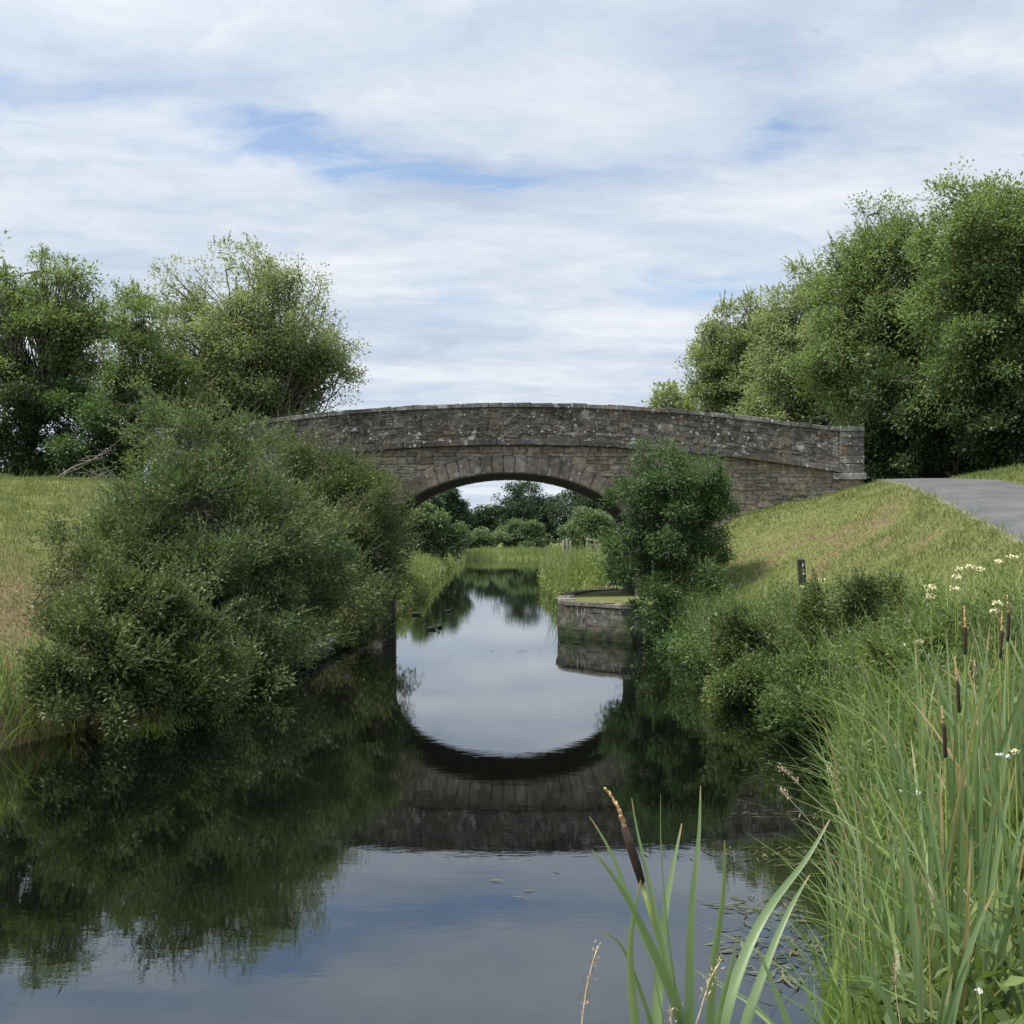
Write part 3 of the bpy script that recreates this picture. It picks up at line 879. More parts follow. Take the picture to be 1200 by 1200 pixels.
def woody(g, base, lobes, C, li, tr, fork, seed, twig_every=3, stems=1, twig_r=.012, limb_k=.42):
    """trunk(s), one limb per lobe and twigs out to the leaf clumps"""
    r = np.random.default_rng(seed)
    lobes = np.asarray(lobes, float)
    cen = lobes[:, :3].mean(0)
    tops = []
    for s_ in range(stems):
        b = np.array(base, float) + (np.array([r.uniform(-1, 1), r.uniform(-.6, .6), 0]) * tr * 4 if stems > 1 else 0)
        tip = np.array([b[0] * .45 + cen[0] * .55, b[1] * .45 + cen[1] * .55, b[2] + fork]) + (r.normal(size=3) * [.4, .3, .1] if stems > 1 else 0)
        pts = [b - [0, 0, .3]] + [b + (tip - b) * t_ + r.normal(size=3) * tr * .5 * (t_ > 0) for t_ in np.linspace(0, 1, 6)]
        g.tube(pts, [tr * 1.35] + list(np.linspace(tr * 1.15, tr * .72, 6)), 8)
        tops.append((b, tip, np.array(pts)))
    for k, lb in enumerate(lobes):
        b, tip, pts = tops[k % stems]
        c = lb[:3]
        t0 = r.uniform(.65, 1.0)
        s0 = pts[int(1 + t0 * 5)] if c[2] > tip[2] - .5 else b + (tip - b) * np.clip((c[2] - b[2]) / max(tip[2] - b[2], .1) * .6, .15, .9)
        e = c + lb[3:6] * np.array([0, 0, .45])
        mid = (s0 + e) / 2 + np.array([0, 0, -.1 * np.linalg.norm(e - s0)]) + r.normal(size=3) * .07 * np.linalg.norm(e - s0)
        ts = np.linspace(0, 1, 7)[:, None]
        path = (1 - ts) ** 2 * s0 + 2 * ts * (1 - ts) * mid + ts ** 2 * e
        lr = tr * limb_k * min(1.0, .45 + .25 * lb[3])
        g.tube(path, np.linspace(lr, lr * .10, 7), 6)
        mine = np.where(li == k)[0][::twig_every]
        for j in mine:
            tt = r.integers(2, 7)
            s1 = path[tt]; e1 = C[j]
            dd = e1 - s1
            m1 = s1 + dd * .5 + np.array([0, 0, .12]) * np.linalg.norm(dd) + r.normal(size=3) * .06 * np.linalg.norm(dd)
            rr_ = max(twig_r * .5, min(lr * .5, twig_r * (1 + np.linalg.norm(dd) * .4)))
            g.tube([s1, (s1 + m1) / 2 + r.normal(size=3) * .03, m1, e1], [rr_, rr_ * .8, rr_ * .6, rr_ * .3], 4, cap=False)

def lob(px, py, rpx, Y, ky=1.0, kd=1.0, dY=0.0):
    """an ellipsoid seen at that pixel, standing at distance Y"""
    c = at(px, py, Y + dY)
    r = rpx * Y / F
    return (c[0], c[1], c[2], r, r * kd, r * ky)

def plant(name, label, cat, base, lobes, mat, n_cl, n_leaf, L, W, cr, seed, tr=.12, fork=2.0, bark=None, group=None, stems=1, twig_every=3, twig_r=.012, zmin='ground', shell=.55, lump=.38, droop=.15, parts=('crown', 'trunk'), gvar=.22, limb_k=.42, bough=.42, per=9, wands=None):
    bz = float(ground_z(base[0], base[1])) if len(base) < 3 else base[2]
    b = (base[0], base[1], bz)
    t = thing(name, label, cat, b, group)
    zm = (lambda x, y: np.maximum(ground_z(x, y), 0) + .08) if zmin == 'ground' else zmin
    V, Fc, tint, C, li = crown(lobes, n_cl, n_leaf, L, W, cr, seed, shell, droop, zm, lump, gvar, bough, per)
    g = Geo()
    if wands:
        nw, wl, wL, wW = wands
        r = np.random.default_rng(seed + 77)
        la = np.asarray(lobes, float)
        rel = (C - la[li, :3]) / la[li, 3:6]
        rank = np.linalg.norm(rel, axis=1) + .35 * rel[:, 2] + .35 * r.random(len(C))
        pick = np.argsort(-rank)[:nw]
        for j in pick:
            dv = nrm(rel[j] * .55 + np.array([0, 0, .75]) + r.normal(size=3) * .32)
            ln = wl * r.uniform(.45, 1.3); nl = int(r.integers(14, 26))
            u = np.linspace(.12, 1, nl)[:, None]
            sag = np.array([0, 0, -1.0]) * (.18 * ln) * u ** 2 + rel[j] * [1, 1, 0] * .15 * ln * u ** 2
            Pw = C[j] + dv * ln * u + sag
            Dw = nrm(dv * .9 + r.normal(size=(nl, 3)) * .6)
            Vw, Fw = leaf_geo(Pw, Dw, nrm(np.array([0, 0, .8]) + r.normal(size=(nl, 3)) * .5), wL * r.uniform(.6, 1.2, nl) * (1.1 - .5 * u[:, 0]), wW * r.uniform(.7, 1.2, nl) * (1.1 - .5 * u[:, 0]))
            Fc = np.concatenate([Fc, Fw + len(V)]); V = np.concatenate([V, Vw]); tint = np.concatenate([tint, np.clip(.58 + .2 * r.normal(size=nl), 0, 1)])
            g.tube([C[j], C[j] + dv * ln * .5 + sag[nl // 2], Pw[-1]], [twig_r * .5, twig_r * .4, twig_r * .15], 4, cap=False)
    obj(parts[0], V, Fc, mat, t, tint)
    woody(g, b, lobes, C, li, tr, fork, seed + 1, twig_every, stems, twig_r, limb_k)
    g.obj(parts[1], bark or M_BARK, t, smooth=True)
    return t

# ------------------------------------------------------------------ bushes on the left bank
Yb = 20.5
plant('willow_bush', 'large rounded grey green willow bush overhanging the water at the left', 'bush', (-5.9, 20.6),
      [lob(196, 522, 36, Yb, 1.1), lob(245, 512, 38, Yb, 1.1), lob(295, 520, 32, Yb, 1.0), lob(215, 550, 56, Yb, 1.05), lob(165, 590, 44, Yb, 1.1, 1, -.5), lob(268, 570, 62, Yb + 1.0, 1.1), lob(235, 640, 92, Yb, 1, 1, -.3), lob(320, 640, 74, Yb + .6),
       lob(160, 690, 74, Yb, 1, 1, -1), lob(255, 730, 88, Yb, .95, 1, -1.1), lob(340, 720, 62, Yb + .8, 1), lob(105, 760, 52, Yb - 2.2, 1, 1, -1.2), lob(185, 775, 66, Yb - 1.5, .8, 1, -1.0),
       lob(285, 785, 48, Yb - .6, .7, 1, -1.8), lob(270, 795, 44, 16.6, .8), lob(385, 690, 42, Yb + 2.6, 1)],
      M_WILLOW, 3100, 40, .084, .034, .15, 101, .07, 1.0, M_BARK, wands=(420, .75, .085, .032), bough=.34, per=7, stems=5, twig_every=4, twig_r=.008, shell=.62, lump=.42, droop=-.35, parts=('foliage', 'branches'))
plant('willow_bush', 'lower front willow bush spreading over the water edge at the far left', 'bush', (-5.9, 15.0),
      [lob(60, 800, 30, 14.0, .9), lob(105, 770, 46, 14.3, 1), lob(155, 790, 48, 14.8, .9), lob(135, 715, 46, 15.2, 1), lob(210, 795, 46, 15.4, .8), lob(190, 740, 46, 15.6, 1), lob(85, 735, 28, 14.5, 1.1), lob(240, 775, 40, 16.0, .9), lob(75, 832, 26, 13.8, .8), lob(140, 838, 30, 14.2, .8), lob(205, 832, 30, 14.9, .8)],
      M_WILLOW2, 1600, 40, .075, .031, .13, 105, .035, .6, M_BARK, wands=(260, .55, .075, .028), bough=.34, per=7, stems=5, twig_every=4, twig_r=.006, shell=.5, lump=.45, droop=-.3, parts=('foliage', 'branches'))
plant('willow_bush', 'olive willow bush with pale bare stems against the left of the bridge arch', 'bush', (-5.2, 27.0),
      [lob(325, 565, 44, 27.5, 1.0), lob(375, 572, 44, 28), lob(425, 582, 38, 28), lob(455, 600, 28, 28.5), lob(395, 610, 56, 27.5), lob(430, 650, 42, 28), lob(365, 660, 52, 26.5),
       lob(405, 710, 42, 26.5, 1, 1, -.3), lob(452, 690, 26, 29.5), lob(360, 720, 40, 25.5), lob(440, 700, 30, 28, 1.1), lob(415, 735, 26, 26, .8), lob(455, 650, 22, 29), lob(460, 610, 24, 29)],
      M_WILLOW2, 1700, 40, .09, .034, .17, 111, .055, 1.1, M_BARK, wands=(300, .9, .09, .032), stems=5, twig_every=3, twig_r=.011, shell=.55, lump=.45, droop=-.35, parts=('foliage', 'branches'))
plant('bush', 'loose open bush with thin sprigs on the brown cut grass at the far left', 'bush', (-7.6, 17.4),
      [lob(78, 640, 26, 17.4, 1.6), lob(100, 690, 34, 17.2, 1.3), lob(60, 730, 30, 16.8, 1.2), lob(92, 600, 15, 17.6, 2.0)],
      M_WILLOW2, 260, 26, .07, .028, .12, 121, .012, .4, M_BARK, stems=4, twig_every=1, twig_r=.006, shell=.3, lump=.5, parts=('foliage', 'branches'))

# ------------------------------------------------------------------ trees, left
plant('ash_tree', 'spreading pale ash tree with a domed open crown behind the left end of the bridge', 'tree', (-11.4, 46.5),
      [lob(265, 335, 44, 46), lob(315, 330, 42, 46), lob(215, 335, 32, 46), lob(350, 335, 34, 46), lob(365, 370, 40, 46), lob(395, 410, 34, 46), lob(400, 440, 28, 46), lob(372, 405, 40, 46), lob(220, 345, 36, 46), lob(190, 385, 32, 46), lob(290, 390, 66, 46), lob(345, 425, 60, 46),
       lob(240, 420, 58, 46), lob(390, 455, 30, 46), lob(300, 460, 70, 46), lob(220, 480, 55, 46)],
      M_ASHL, 2900, 27, .135, .062, .31, 131, .26, 5.5, M_BARK, wands=(220, .55, .15, .065), twig_every=4, twig_r=.022, shell=.55, lump=.4, bough=.30, per=7)
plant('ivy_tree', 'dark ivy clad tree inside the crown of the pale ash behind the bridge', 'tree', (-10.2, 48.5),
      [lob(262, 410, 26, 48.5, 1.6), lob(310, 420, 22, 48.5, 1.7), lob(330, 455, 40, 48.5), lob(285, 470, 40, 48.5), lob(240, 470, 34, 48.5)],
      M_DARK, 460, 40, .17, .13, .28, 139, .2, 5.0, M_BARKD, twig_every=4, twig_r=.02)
plant('ash_tree', 'ash tree with visible grey limbs standing at the left edge on the grass', 'tree', (-16.6, 37.0),
      [lob(48, 335, 38, 37), lob(85, 335, 32, 37), lob(15, 365, 40, 37), lob(100, 385, 36, 37), lob(60, 400, 48, 37), lob(20, 440, 44, 37), lob(110, 430, 30, 37), lob(75, 455, 36, 37)],
      M_ASH, 850, 28, .135, .06, .27, 141, .17, 2.6, M_BARK, wands=(160, .55, .14, .06), twig_every=1, twig_r=.022, shell=.5, lump=.45, limb_k=.55, bough=.30, per=7)
plant('ash_tree', 'mid green tree filling the gap between the two ash trees at left', 'tree', (-14.6, 43.5),
      [lob(135, 385, 30, 43), lob(165, 375, 34, 43), lob(150, 430, 42, 43), lob(185, 440, 38, 43), lob(140, 480, 44, 43), lob(190, 490, 44, 43)],
      M_ASH, 850, 42, .135, .062, .28, 151, .17, 3.5, M_BARK, wands=(140, .55, .14, .06), twig_every=3, twig_r=.018)
plant('ash_tree', 'tall tree mostly beyond the left edge of the photo with bare twig ends', 'tree', (-21.0, 38.5),
      [lob(-55, 300, 50, 38), lob(-75, 370, 70, 38), lob(-30, 400, 40, 38), lob(-60, 470, 60, 38), lob(-20, 300, 18, 38), lob(-95, 250, 40, 38)],
      M_ASH, 700, 26, .2, .085, .3, 161, .2, 3.5, M_BARK, twig_every=2, twig_r=.018)
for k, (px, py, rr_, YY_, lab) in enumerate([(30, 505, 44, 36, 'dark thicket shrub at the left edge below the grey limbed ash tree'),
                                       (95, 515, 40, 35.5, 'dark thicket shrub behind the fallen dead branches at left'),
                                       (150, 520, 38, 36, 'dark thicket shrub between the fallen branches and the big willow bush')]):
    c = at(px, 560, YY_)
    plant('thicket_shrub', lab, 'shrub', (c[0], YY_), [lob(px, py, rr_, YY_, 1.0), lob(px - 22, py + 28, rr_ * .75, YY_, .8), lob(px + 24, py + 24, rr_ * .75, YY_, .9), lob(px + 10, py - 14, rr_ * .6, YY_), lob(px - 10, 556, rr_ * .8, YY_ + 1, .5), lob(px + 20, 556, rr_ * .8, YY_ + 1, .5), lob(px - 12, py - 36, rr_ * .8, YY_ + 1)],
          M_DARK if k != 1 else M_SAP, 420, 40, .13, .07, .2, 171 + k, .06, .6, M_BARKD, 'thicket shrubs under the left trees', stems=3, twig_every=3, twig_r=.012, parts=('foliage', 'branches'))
# dead branches on the grass
for k, (pts, lab) in enumerate([([(58, 566, 33.0), (85, 548, 33.4), (110, 538, 33.8), (135, 520, 34.4)], 'pale dead branch leaning up out of the left thicket'),
                                ([(50, 566, 32.6), (90, 560, 32.8), (125, 562, 33.0)], 'pale dead branch lying flat on the grass before the left thicket')]):
    w_ = [at(a, b, Y_) for a, b, Y_ in pts]
    t = thing('dead_branch', lab, 'branch', w_[0], 'dead branches at the left trees')
    g = Geo(); r = np.random.default_rng(180 + k)
    g.tube(w_, np.linspace(.038, .008, len(w_)), 6)
    for j in range(16):
        i = r.integers(0, len(w_) - 1); s0 = w_[i] + (w_[i + 1] - w_[i]) * r.random()
        e = s0 + r.normal(size=3) * [.45, .3, .18] + [0.3, 0, .18]
        g.tube([s0, (s0 + e) / 2 + r.normal(size=3) * .05, e], [.016, .011, .005], 5)
    g.obj('limb', M_DEAD, t, smooth=True)

# ------------------------------------------------------------------ trees, right
plant('ash_tree', 'tallest broad green tree at the right edge overhanging the road', 'tree', (18.2, 38.0),
      [lob(1135, 250, 42, 37), lob(1185, 245, 48, 37), lob(1240, 270, 60, 37), lob(1150, 310, 58, 37), lob(1210, 330, 76, 37), lob(1130, 370, 50, 37), lob(1170, 410, 66, 37), lob(1235, 420, 76, 37),
       lob(1140, 450, 50, 37.5), lob(1200, 480, 66, 37.5), lob(1255, 500, 60, 37)],
      M_ASH, 3000, 54, .135, .064, .34, 201, .28, 4.5, M_BARKD, wands=(340, .9, .14, .065), twig_every=4, twig_r=.02, shell=.6, lump=.45, bough=.33, per=8)
plant('ash_tree', 'high shaggy topped green tree left of the tallest one beside the road', 'tree', (15.8, 44.5),
      [lob(1030, 265, 34, 44), lob(1065, 275, 34, 44), lob(1000, 310, 36, 44), lob(1045, 330, 56, 44), lob(1095, 330, 48, 44), lob(975, 350, 30, 44), lob(1010, 390, 56, 44), lob(1070, 400, 62, 44),
       lob(985, 430, 44, 44), lob(1040, 460, 62, 44), lob(1100, 465, 56, 44)],
      M_ASH, 2300, 50, .14, .068, .34, 211, .27, 5.0, M_BARKD, wands=(320, 1.0, .15, .07), twig_every=3, twig_r=.02, shell=.58, lump=.5, bough=.32, per=8)
plant('ash_tree', 'mid height green tree above the right parapet between taller and lower trees', 'tree', (13.9, 53.0),
      [lob(935, 355, 30, 52), lob(960, 345, 28, 52), lob(915, 390, 32, 52), lob(955, 400, 46, 52), lob(925, 435, 42, 52), lob(975, 450, 44, 52), lob(940, 480, 46, 52)],
      M_ASHL, 1300, 48, .16, .078, .35, 221, .24, 5.0, M_BARK, wands=(180, 1.0, .16, .08), twig_every=4, twig_r=.02, shell=.58, lump=.45, bough=.33, per=8)
plant('ash_tree', 'lower yellow green tree at the left end of the right hand tree row', 'tree', (12.3, 62.0),
      [lob(845, 390, 26, 61), lob(880, 375, 26, 61), lob(830, 425, 28, 61), lob(865, 425, 38, 61), lob(825, 458, 26, 61), lob(900, 420, 34, 61), lob(860, 465, 38, 61), lob(905, 470, 38, 61)],
      M_ASHL, 1300, 46, .175, .085, .37, 231, .24, 5.5, M_BARK, wands=(200, 1.1, .18, .085), twig_every=4, twig_r=.022, shell=.58, lump=.45, bough=.33, per=8)
plant('ash_tree', 'small distant treetop just showing above the right parapet', 'tree', (11.9, 86.0),
      [lob(775, 475, 18, 86), lob(795, 472, 16, 86), lob(760, 482, 14, 86), lob(785, 500, 24, 86), lob(815, 490, 22, 86)],
      M_ASHL, 420, 26, .30, .16, .45, 241, .22, 5.0, M_BARK, twig_every=5, twig_r=.03)
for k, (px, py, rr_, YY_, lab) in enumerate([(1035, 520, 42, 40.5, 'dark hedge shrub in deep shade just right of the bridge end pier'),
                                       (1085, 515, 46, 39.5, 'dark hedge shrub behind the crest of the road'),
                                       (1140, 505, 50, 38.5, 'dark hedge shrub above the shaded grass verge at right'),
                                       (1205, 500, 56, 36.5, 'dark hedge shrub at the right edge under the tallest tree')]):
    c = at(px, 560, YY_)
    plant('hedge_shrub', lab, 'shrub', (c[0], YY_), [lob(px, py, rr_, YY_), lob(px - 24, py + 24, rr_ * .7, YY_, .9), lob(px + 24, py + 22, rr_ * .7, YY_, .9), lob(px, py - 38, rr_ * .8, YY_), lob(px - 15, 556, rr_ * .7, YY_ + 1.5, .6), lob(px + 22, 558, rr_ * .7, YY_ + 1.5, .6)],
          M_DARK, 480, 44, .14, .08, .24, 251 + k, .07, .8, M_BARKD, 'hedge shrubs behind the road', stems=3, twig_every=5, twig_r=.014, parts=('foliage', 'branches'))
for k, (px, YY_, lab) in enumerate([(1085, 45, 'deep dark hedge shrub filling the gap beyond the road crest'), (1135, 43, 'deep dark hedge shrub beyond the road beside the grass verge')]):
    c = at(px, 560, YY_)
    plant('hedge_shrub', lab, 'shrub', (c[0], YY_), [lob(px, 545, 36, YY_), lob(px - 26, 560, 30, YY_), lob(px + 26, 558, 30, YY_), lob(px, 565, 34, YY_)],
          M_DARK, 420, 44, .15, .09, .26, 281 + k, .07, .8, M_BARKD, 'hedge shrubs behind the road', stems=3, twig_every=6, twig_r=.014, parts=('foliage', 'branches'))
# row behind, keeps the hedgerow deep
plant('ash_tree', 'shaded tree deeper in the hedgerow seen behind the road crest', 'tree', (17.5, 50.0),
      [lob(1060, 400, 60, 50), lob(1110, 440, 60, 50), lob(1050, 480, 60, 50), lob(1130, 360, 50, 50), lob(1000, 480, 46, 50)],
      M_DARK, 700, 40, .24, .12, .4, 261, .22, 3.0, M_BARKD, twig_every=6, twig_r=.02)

# ------------------------------------------------------------------ saplings in front of the right spandrel
plant('ash_sapling', 'bushy dark green ash sapling at the quay corner in front of the arch', 'sapling', (3.95, 27.2),
      [lob(775, 540, 20, 27, 1.25), lob(765, 575, 30, 27), lob(740, 600, 26, 27), lob(790, 605, 30, 27), lob(735, 640, 22, 27), lob(775, 650, 38, 27), lob(760, 690, 28, 26.6), lob(790, 710, 34, 26.4), lob(785, 735, 32, 26.0, .8), lob(805, 745, 32, 26.0, .8), lob(748, 655, 28, 27), lob(805, 690, 34, 26.5), lob(795, 762, 34, 25.2, .7), lob(825, 745, 26, 25.4), lob(760, 535, 16, 27, 1.1), lob(790, 560, 24, 27)],
      M_SAP, 1150, 38, .10, .038, .16, 271, tr=.045, fork=1.6, wands=(160, .55, .11, .04), bark=M_BARKD, twig_every=3, twig_r=.010, shell=.5, lump=.45)
plant('ash_sapling', 'slimmer ash sapling with a bare dark stem before the wing wall', 'sapling', (4.75, 27.6),
      [lob(822, 560, 22, 27.6), lob(845, 585, 22, 27.6), lob(825, 610, 30, 27.6), lob(855, 620, 16, 27.6), lob(805, 640, 22, 27.6), lob(830, 650, 18, 27.6)],
      M_SAP, 380, 36, .10, .038, .16, 281, .05, 2.2, M_BARKD, wands=(80, .5, .11, .04), twig_every=2, twig_r=.010, shell=.5, lump=.45)

# ------------------------------------------------------------------ far trees through the arch
FT = [
 ('oak_tree', 'big dark rounded oak in the middle distance centred under the arch', 3.5, 212, [(620, 590, 22), (600, 598, 18), (645, 592, 18), (620, 612, 26), (650, 615, 22), (595, 618, 20)], M_FAR, 900),
 ('oak_tree', 'dark oak to the right of the big one under the arch', 14.0, 200, [(680, 588, 20), (700, 600, 22), (665, 608, 18), (690, 622, 22), (725, 600, 24)], M_FAR, 800),
 ('oak_tree', 'lower dark tree left of the big oak under the arch', -6.0, 215, [(572, 607, 13), (555, 612, 13), (585, 615, 15), (562, 624, 17)], M_FAR, 600),
 ('ash_tree', 'feathery dark tree at the left under the arch against the sky gap', -9.4, 140, [(527, 582, 11), (518, 594, 13), (533, 598, 12), (522, 612, 16), (508, 605, 10)], M_FAR, 500),
 ('ash_tree', 'thin tree close to the left side of the arch opening', -9.5, 120, [(503, 592, 10), (495, 605, 12), (505, 615, 12), (488, 600, 12)], M_FAR, 420),
 ('willow_shrub', 'pale rounded willow shrub at the far end of the canal water', 2.0, 165, [(612, 622, 14), (595, 628, 11), (632, 626, 12), (615, 632, 16), (605, 640, 12), (626, 640, 12), (615, 645, 10)], M_FARP, 420),
 ('willow_shrub', 'pale feathery willow shrub behind the timber fence rail under the arch', 9.0, 120, [(690, 618, 15), (670, 624, 13), (710, 620, 16), (690, 630, 18), (680, 638, 14)], M_FARP, 460),
 ('willow_shrub', 'small pale willow shrub left of the canal end under the arch', -4.5, 162, [(562, 628, 10), (548, 632, 9), (575, 632, 8), (555, 639, 9), (568, 640, 8), (562, 645, 9), (550, 644, 8), (572, 645, 8)], M_FARP, 260),
 ('willow_shrub', 'broad mid green shrub on the left bank just beyond the arch', -8.8, 88, [(500, 612, 18), (520, 618, 16), (480, 615, 18), (505, 628, 18), (540, 628, 12), (515, 640, 16), (490, 636, 16), (535, 640, 10)], M_FARP, 520),
]
for k, (nm, lab, X_, Y_, lbs, mt, ncl) in enumerate(FT):
    sc_ = Y_ / 200.
    rj = np.random.default_rng(900 + k)
    lbs = lbs + [(a + rj.uniform(-1, 1) * c * 1.1, b + rj.uniform(-.5, .9) * c, c * rj.uniform(.35, .6)) for a, b, c in lbs for _ in range(2)]
    plant(nm, lab, 'tree' if 'tree' in nm else 'shrub', (X_, Y_), [lob(a, b, c, Y_) for a, b, c in lbs], mt, int(ncl * 1.4), 34, (.30 * sc_ + .09), (.19 * sc_ + .05), .46 * sc_ + .15, 301 + k, .3 * sc_ + .05, 2.0 * sc_ + .5, M_BARKD, twig_every=12, twig_r=.04, shell=.5, lump=.5, bough=.4)
for k, (X_, Y_, h_, lab) in enumerate([(-40, 235, 13, 'far dark tree behind the left end of the bridge'), (-24, 240, 12, 'far dark tree beyond the left bank hidden by the arch'), (30, 225, 13, 'far dark tree beyond the right bank hidden by the bridge'),
                                       (46, 235, 14, 'far dark tree behind the right hand tree row'), (18, 240, 13, 'far dark tree closing the view behind the oaks'), (-14, 245, 11, 'far dark tree filling the left of the arch view')]):
    plant('oak_tree', lab, 'tree', (X_, Y_), [(X_, Y_, h_ * .6, 5.5, 5, h_ * .38), (X_ - 4, Y_, h_ * .45, 4.5, 4, h_ * .32), (X_ + 4, Y_, h_ * .48, 4.5, 4, h_ * .33), (X_, Y_, h_ * .3, 6, 4, h_ * .28)], M_FAR, 500, 22, .6, .36, .7, 331 + k, .35, 3, M_BARKD, twig_every=20, twig_r=.05, shell=.6)

# ------------------------------------------------------------------ grass and reed blades
def blades(P, H, Wd, lean, curve, seed, nseg=4, tint=None):
    r = np.random.default_rng(seed)
    n = len(P)
    az = r.uniform(0, 2 * math.pi, n)
    dirv = np.stack([np.cos(az), np.sin(az), np.zeros(n)], -1)
    if np.ndim(lean) == 2:
        dirv = nrm(dirv * .8 + lean); ln = np.abs(r.normal(size=n)) * .25 + .05
    else:
        ln = np.minimum(np.abs(r.normal(size=n)), 1.6) * lean
    faz = az + math.pi / 2 + r.normal(size=n) * .8
    side = np.stack([np.cos(faz), np.sin(faz), np.zeros(n)], -1)
    cv = np.minimum(np.abs(r.normal(size=n)), 1.3) * curve
    V = np.zeros((n, nseg + 1, 2, 3))
    for k in range(nseg + 1):
        s = k / nseg
        c = P + np.array([0, 0, 1.0]) * (H * (s - .35 * cv * s ** 3))[:, None] + dirv * (H * (ln * s + cv * s ** 2.5))[:, None]
        wk = (Wd * (1 - s ** 2.2) * (.75 + .5 * min(s * 2, 1)) * .5 + .0004)[:, None]
        V[:, k, 0] = c - side * wk; V[:, k, 1] = c + side * wk
    base = np.arange(n)[:, None] * (nseg + 1) * 2
    Fs = []
    for k in range(nseg):
        Fs.append(base + np.array([[2 * k, 2 * k + 1, 2 * k + 3, 2 * k + 2]]))
    Fc = np.stack(Fs, 1).reshape(-1, 4)
    t = np.repeat(np.clip((.5 + .2 * r.normal(size=n)) if tint is None else tint, 0, 1), nseg)
    return V.reshape(-1, 3), Fc, t

def scatter(n, xa, xb, ya, yb, seed, cond=None):
    r = np.random.default_rng(seed)
    x = r.uniform(xa, xb, n); y = r.uniform(ya, yb, n)
    if cond is not None:
        k = cond(x, y); x, y = x[k], y[k]
    return x, y
QPOLY = lambda x, y: (x > 1.2) & (y > 25.6) & (y < 37.2) & (x < 4.2) & (y > 30.4 - 1.08 * x)
INB = lambda x, y: (y > YF - .1) & (y < YB + .1) & (np.abs(x) < 10.6)
def sward(name, x, y, hs, wd, seed, extra=None):
    z = ground_z(x, y)
    r = np.random.default_rng(seed)
    dr = dryness(x, y)
    tt = .26 + .20 * r.normal(size=len(x)) + .75 * np.clip(dr - .15, 0, 1) + .38 * fbm(p2(x, y, .9), 5, 4)
    H = hs * r.uniform(.5, 1.35, len(x)) * (1 + .7 * fbm(p2(x, y, 1.4), 8, 3)) * (1 - .3 * np.clip(dr, 0, 1))
    V, Fc, t = blades(np.stack([x, y, z - .01], -1), H, np.full(len(x), wd), .35, .35, seed, 2, tt)
    return obj(name, V, Fc, M_GRASS, None, t, kind='stuff')
x, y = scatter(150000, 3.6, 14.8, 15, 34.5, 401, lambda x, y: (x > shoreR(y) + .4) & (x < road_left(y) + .05) & ~INB(x, y) & ~QPOLY(x, y))
sward('grass', x, y, .085, .010, 402)
x, y = scatter(130000, -17, -4.3, 13, 34, 403, lambda x, y: (x < shoreL(y) - .25) & ~INB(x, y))
sward('grass', x, y, .10, .010, 404)
x, y = scatter(26000, 12.5, 18, 20, 37, 405, lambda x, y: (x > road_right(y) - .05) & (x < road_right(y) + 3.0))
sward('grass', x, y, .16, .014, 406)
r = np.random.default_rng(407)
x, y = scatter(14000, 1.6, 4.8, 25.5, 36.8, 408)
k = np.array([np.min(np.hypot(QP[:, 0] - a, QP[:, 1] - b)) > .35 and a > np.interp(b, QP[5:, 1], QP[5:, 0]) + .3 and a > np.interp(b, QP[4::-1, 1], QP[4::-1, 0]) + .3 for a, b in zip(x, y)])
x, y = x[k], y[k]
V, Fc, t = blades(np.stack([x, y, np.full(len(x), QZ - .08)], -1), .05 * r.uniform(.5, 1.4, len(x)), np.full(len(x), .012), .3, .3, 409, 2, .15 + .15 * r.normal(size=len(x)))
obj('grass', V, Fc, M_GRASS, quay, t, kind='stuff')

x, y = scatter(4200, 3.6, 14.8, 15, 34, 4051, lambda x, y: (x > shoreR(y) + .9) & (x < road_left(y) + .12) & ~INB(x, y) & ~QPOLY(x, y) & (fbm(p2(x, y, 1.1), 61, 3) > .0))
sward('grass', x, y, .26, .011, 4052)
x, y = scatter(5200, 7.5, 12, 14, 34, 4055, lambda x, y: (np.abs(x - road_left(y)) < .16 + .16 * fbm(p2(x, y, 1.4), 62, 2)))
sward('grass', x, y, .17, .011, 4056)
x, y = scatter(4200, -17, -4.6, 13, 34, 4053, lambda x, y: (x < shoreL(y) - .3) & ~INB(x, y) & (fbm(p2(x, y, 1.0), 63, 3) > .05))
sward('grass', x, y, .30, .011, 4054)
# reeds on the far banks
x1, y1 = scatter(22000, -14, -3.5, 37, 178, 411, lambda x, y: (x < shoreL(y) + .1) & (x > shoreL(y) - 1.0 - 5.5 * np.random.default_rng(1).random(len(x))))
x2, y2 = scatter(26000, 1.3, 14, 37.3, 178, 412, lambda x, y: (x > shoreR(y) - .1) & (x < shoreR(y) + 1.0 + 6.0 * np.random.default_rng(2).random(len(x))))
r = np.random.default_rng(413)
x3 = r.uniform(-9, 8, 9000); y3 = r.uniform(138, 170, 9000)
for nm, x, y, sd in (('reeds', x1, y1, 414), ('reeds', x2, y2, 415), ('reeds', x3, y3, 416)):
    H = r.uniform(.5, 1.15, len(x)) * (1 + .35 * fbm(p2(x, y, .35), 2, 2))
    H = H * np.where((y < 40) & (x > 0), .6, 1) * np.where((y > 41) & (y < 71) & (x > 0), 1.75, 1) * np.where((y > 41) & (y < 71) & (x < 0), 1.3, 1)
    tt = .42 + .28 * r.normal(size=len(x)) + .55 * fbm(p2(x, y, .35), 6, 3)
    V, Fc, t = blades(np.stack([x, y, np.maximum(ground_z(x, y), -.1)], -1), H, .018 + .00022 * y, .22, .25, sd, 3, tt)
    obj(nm, V, Fc, M_FREED, None, t, kind='stuff')

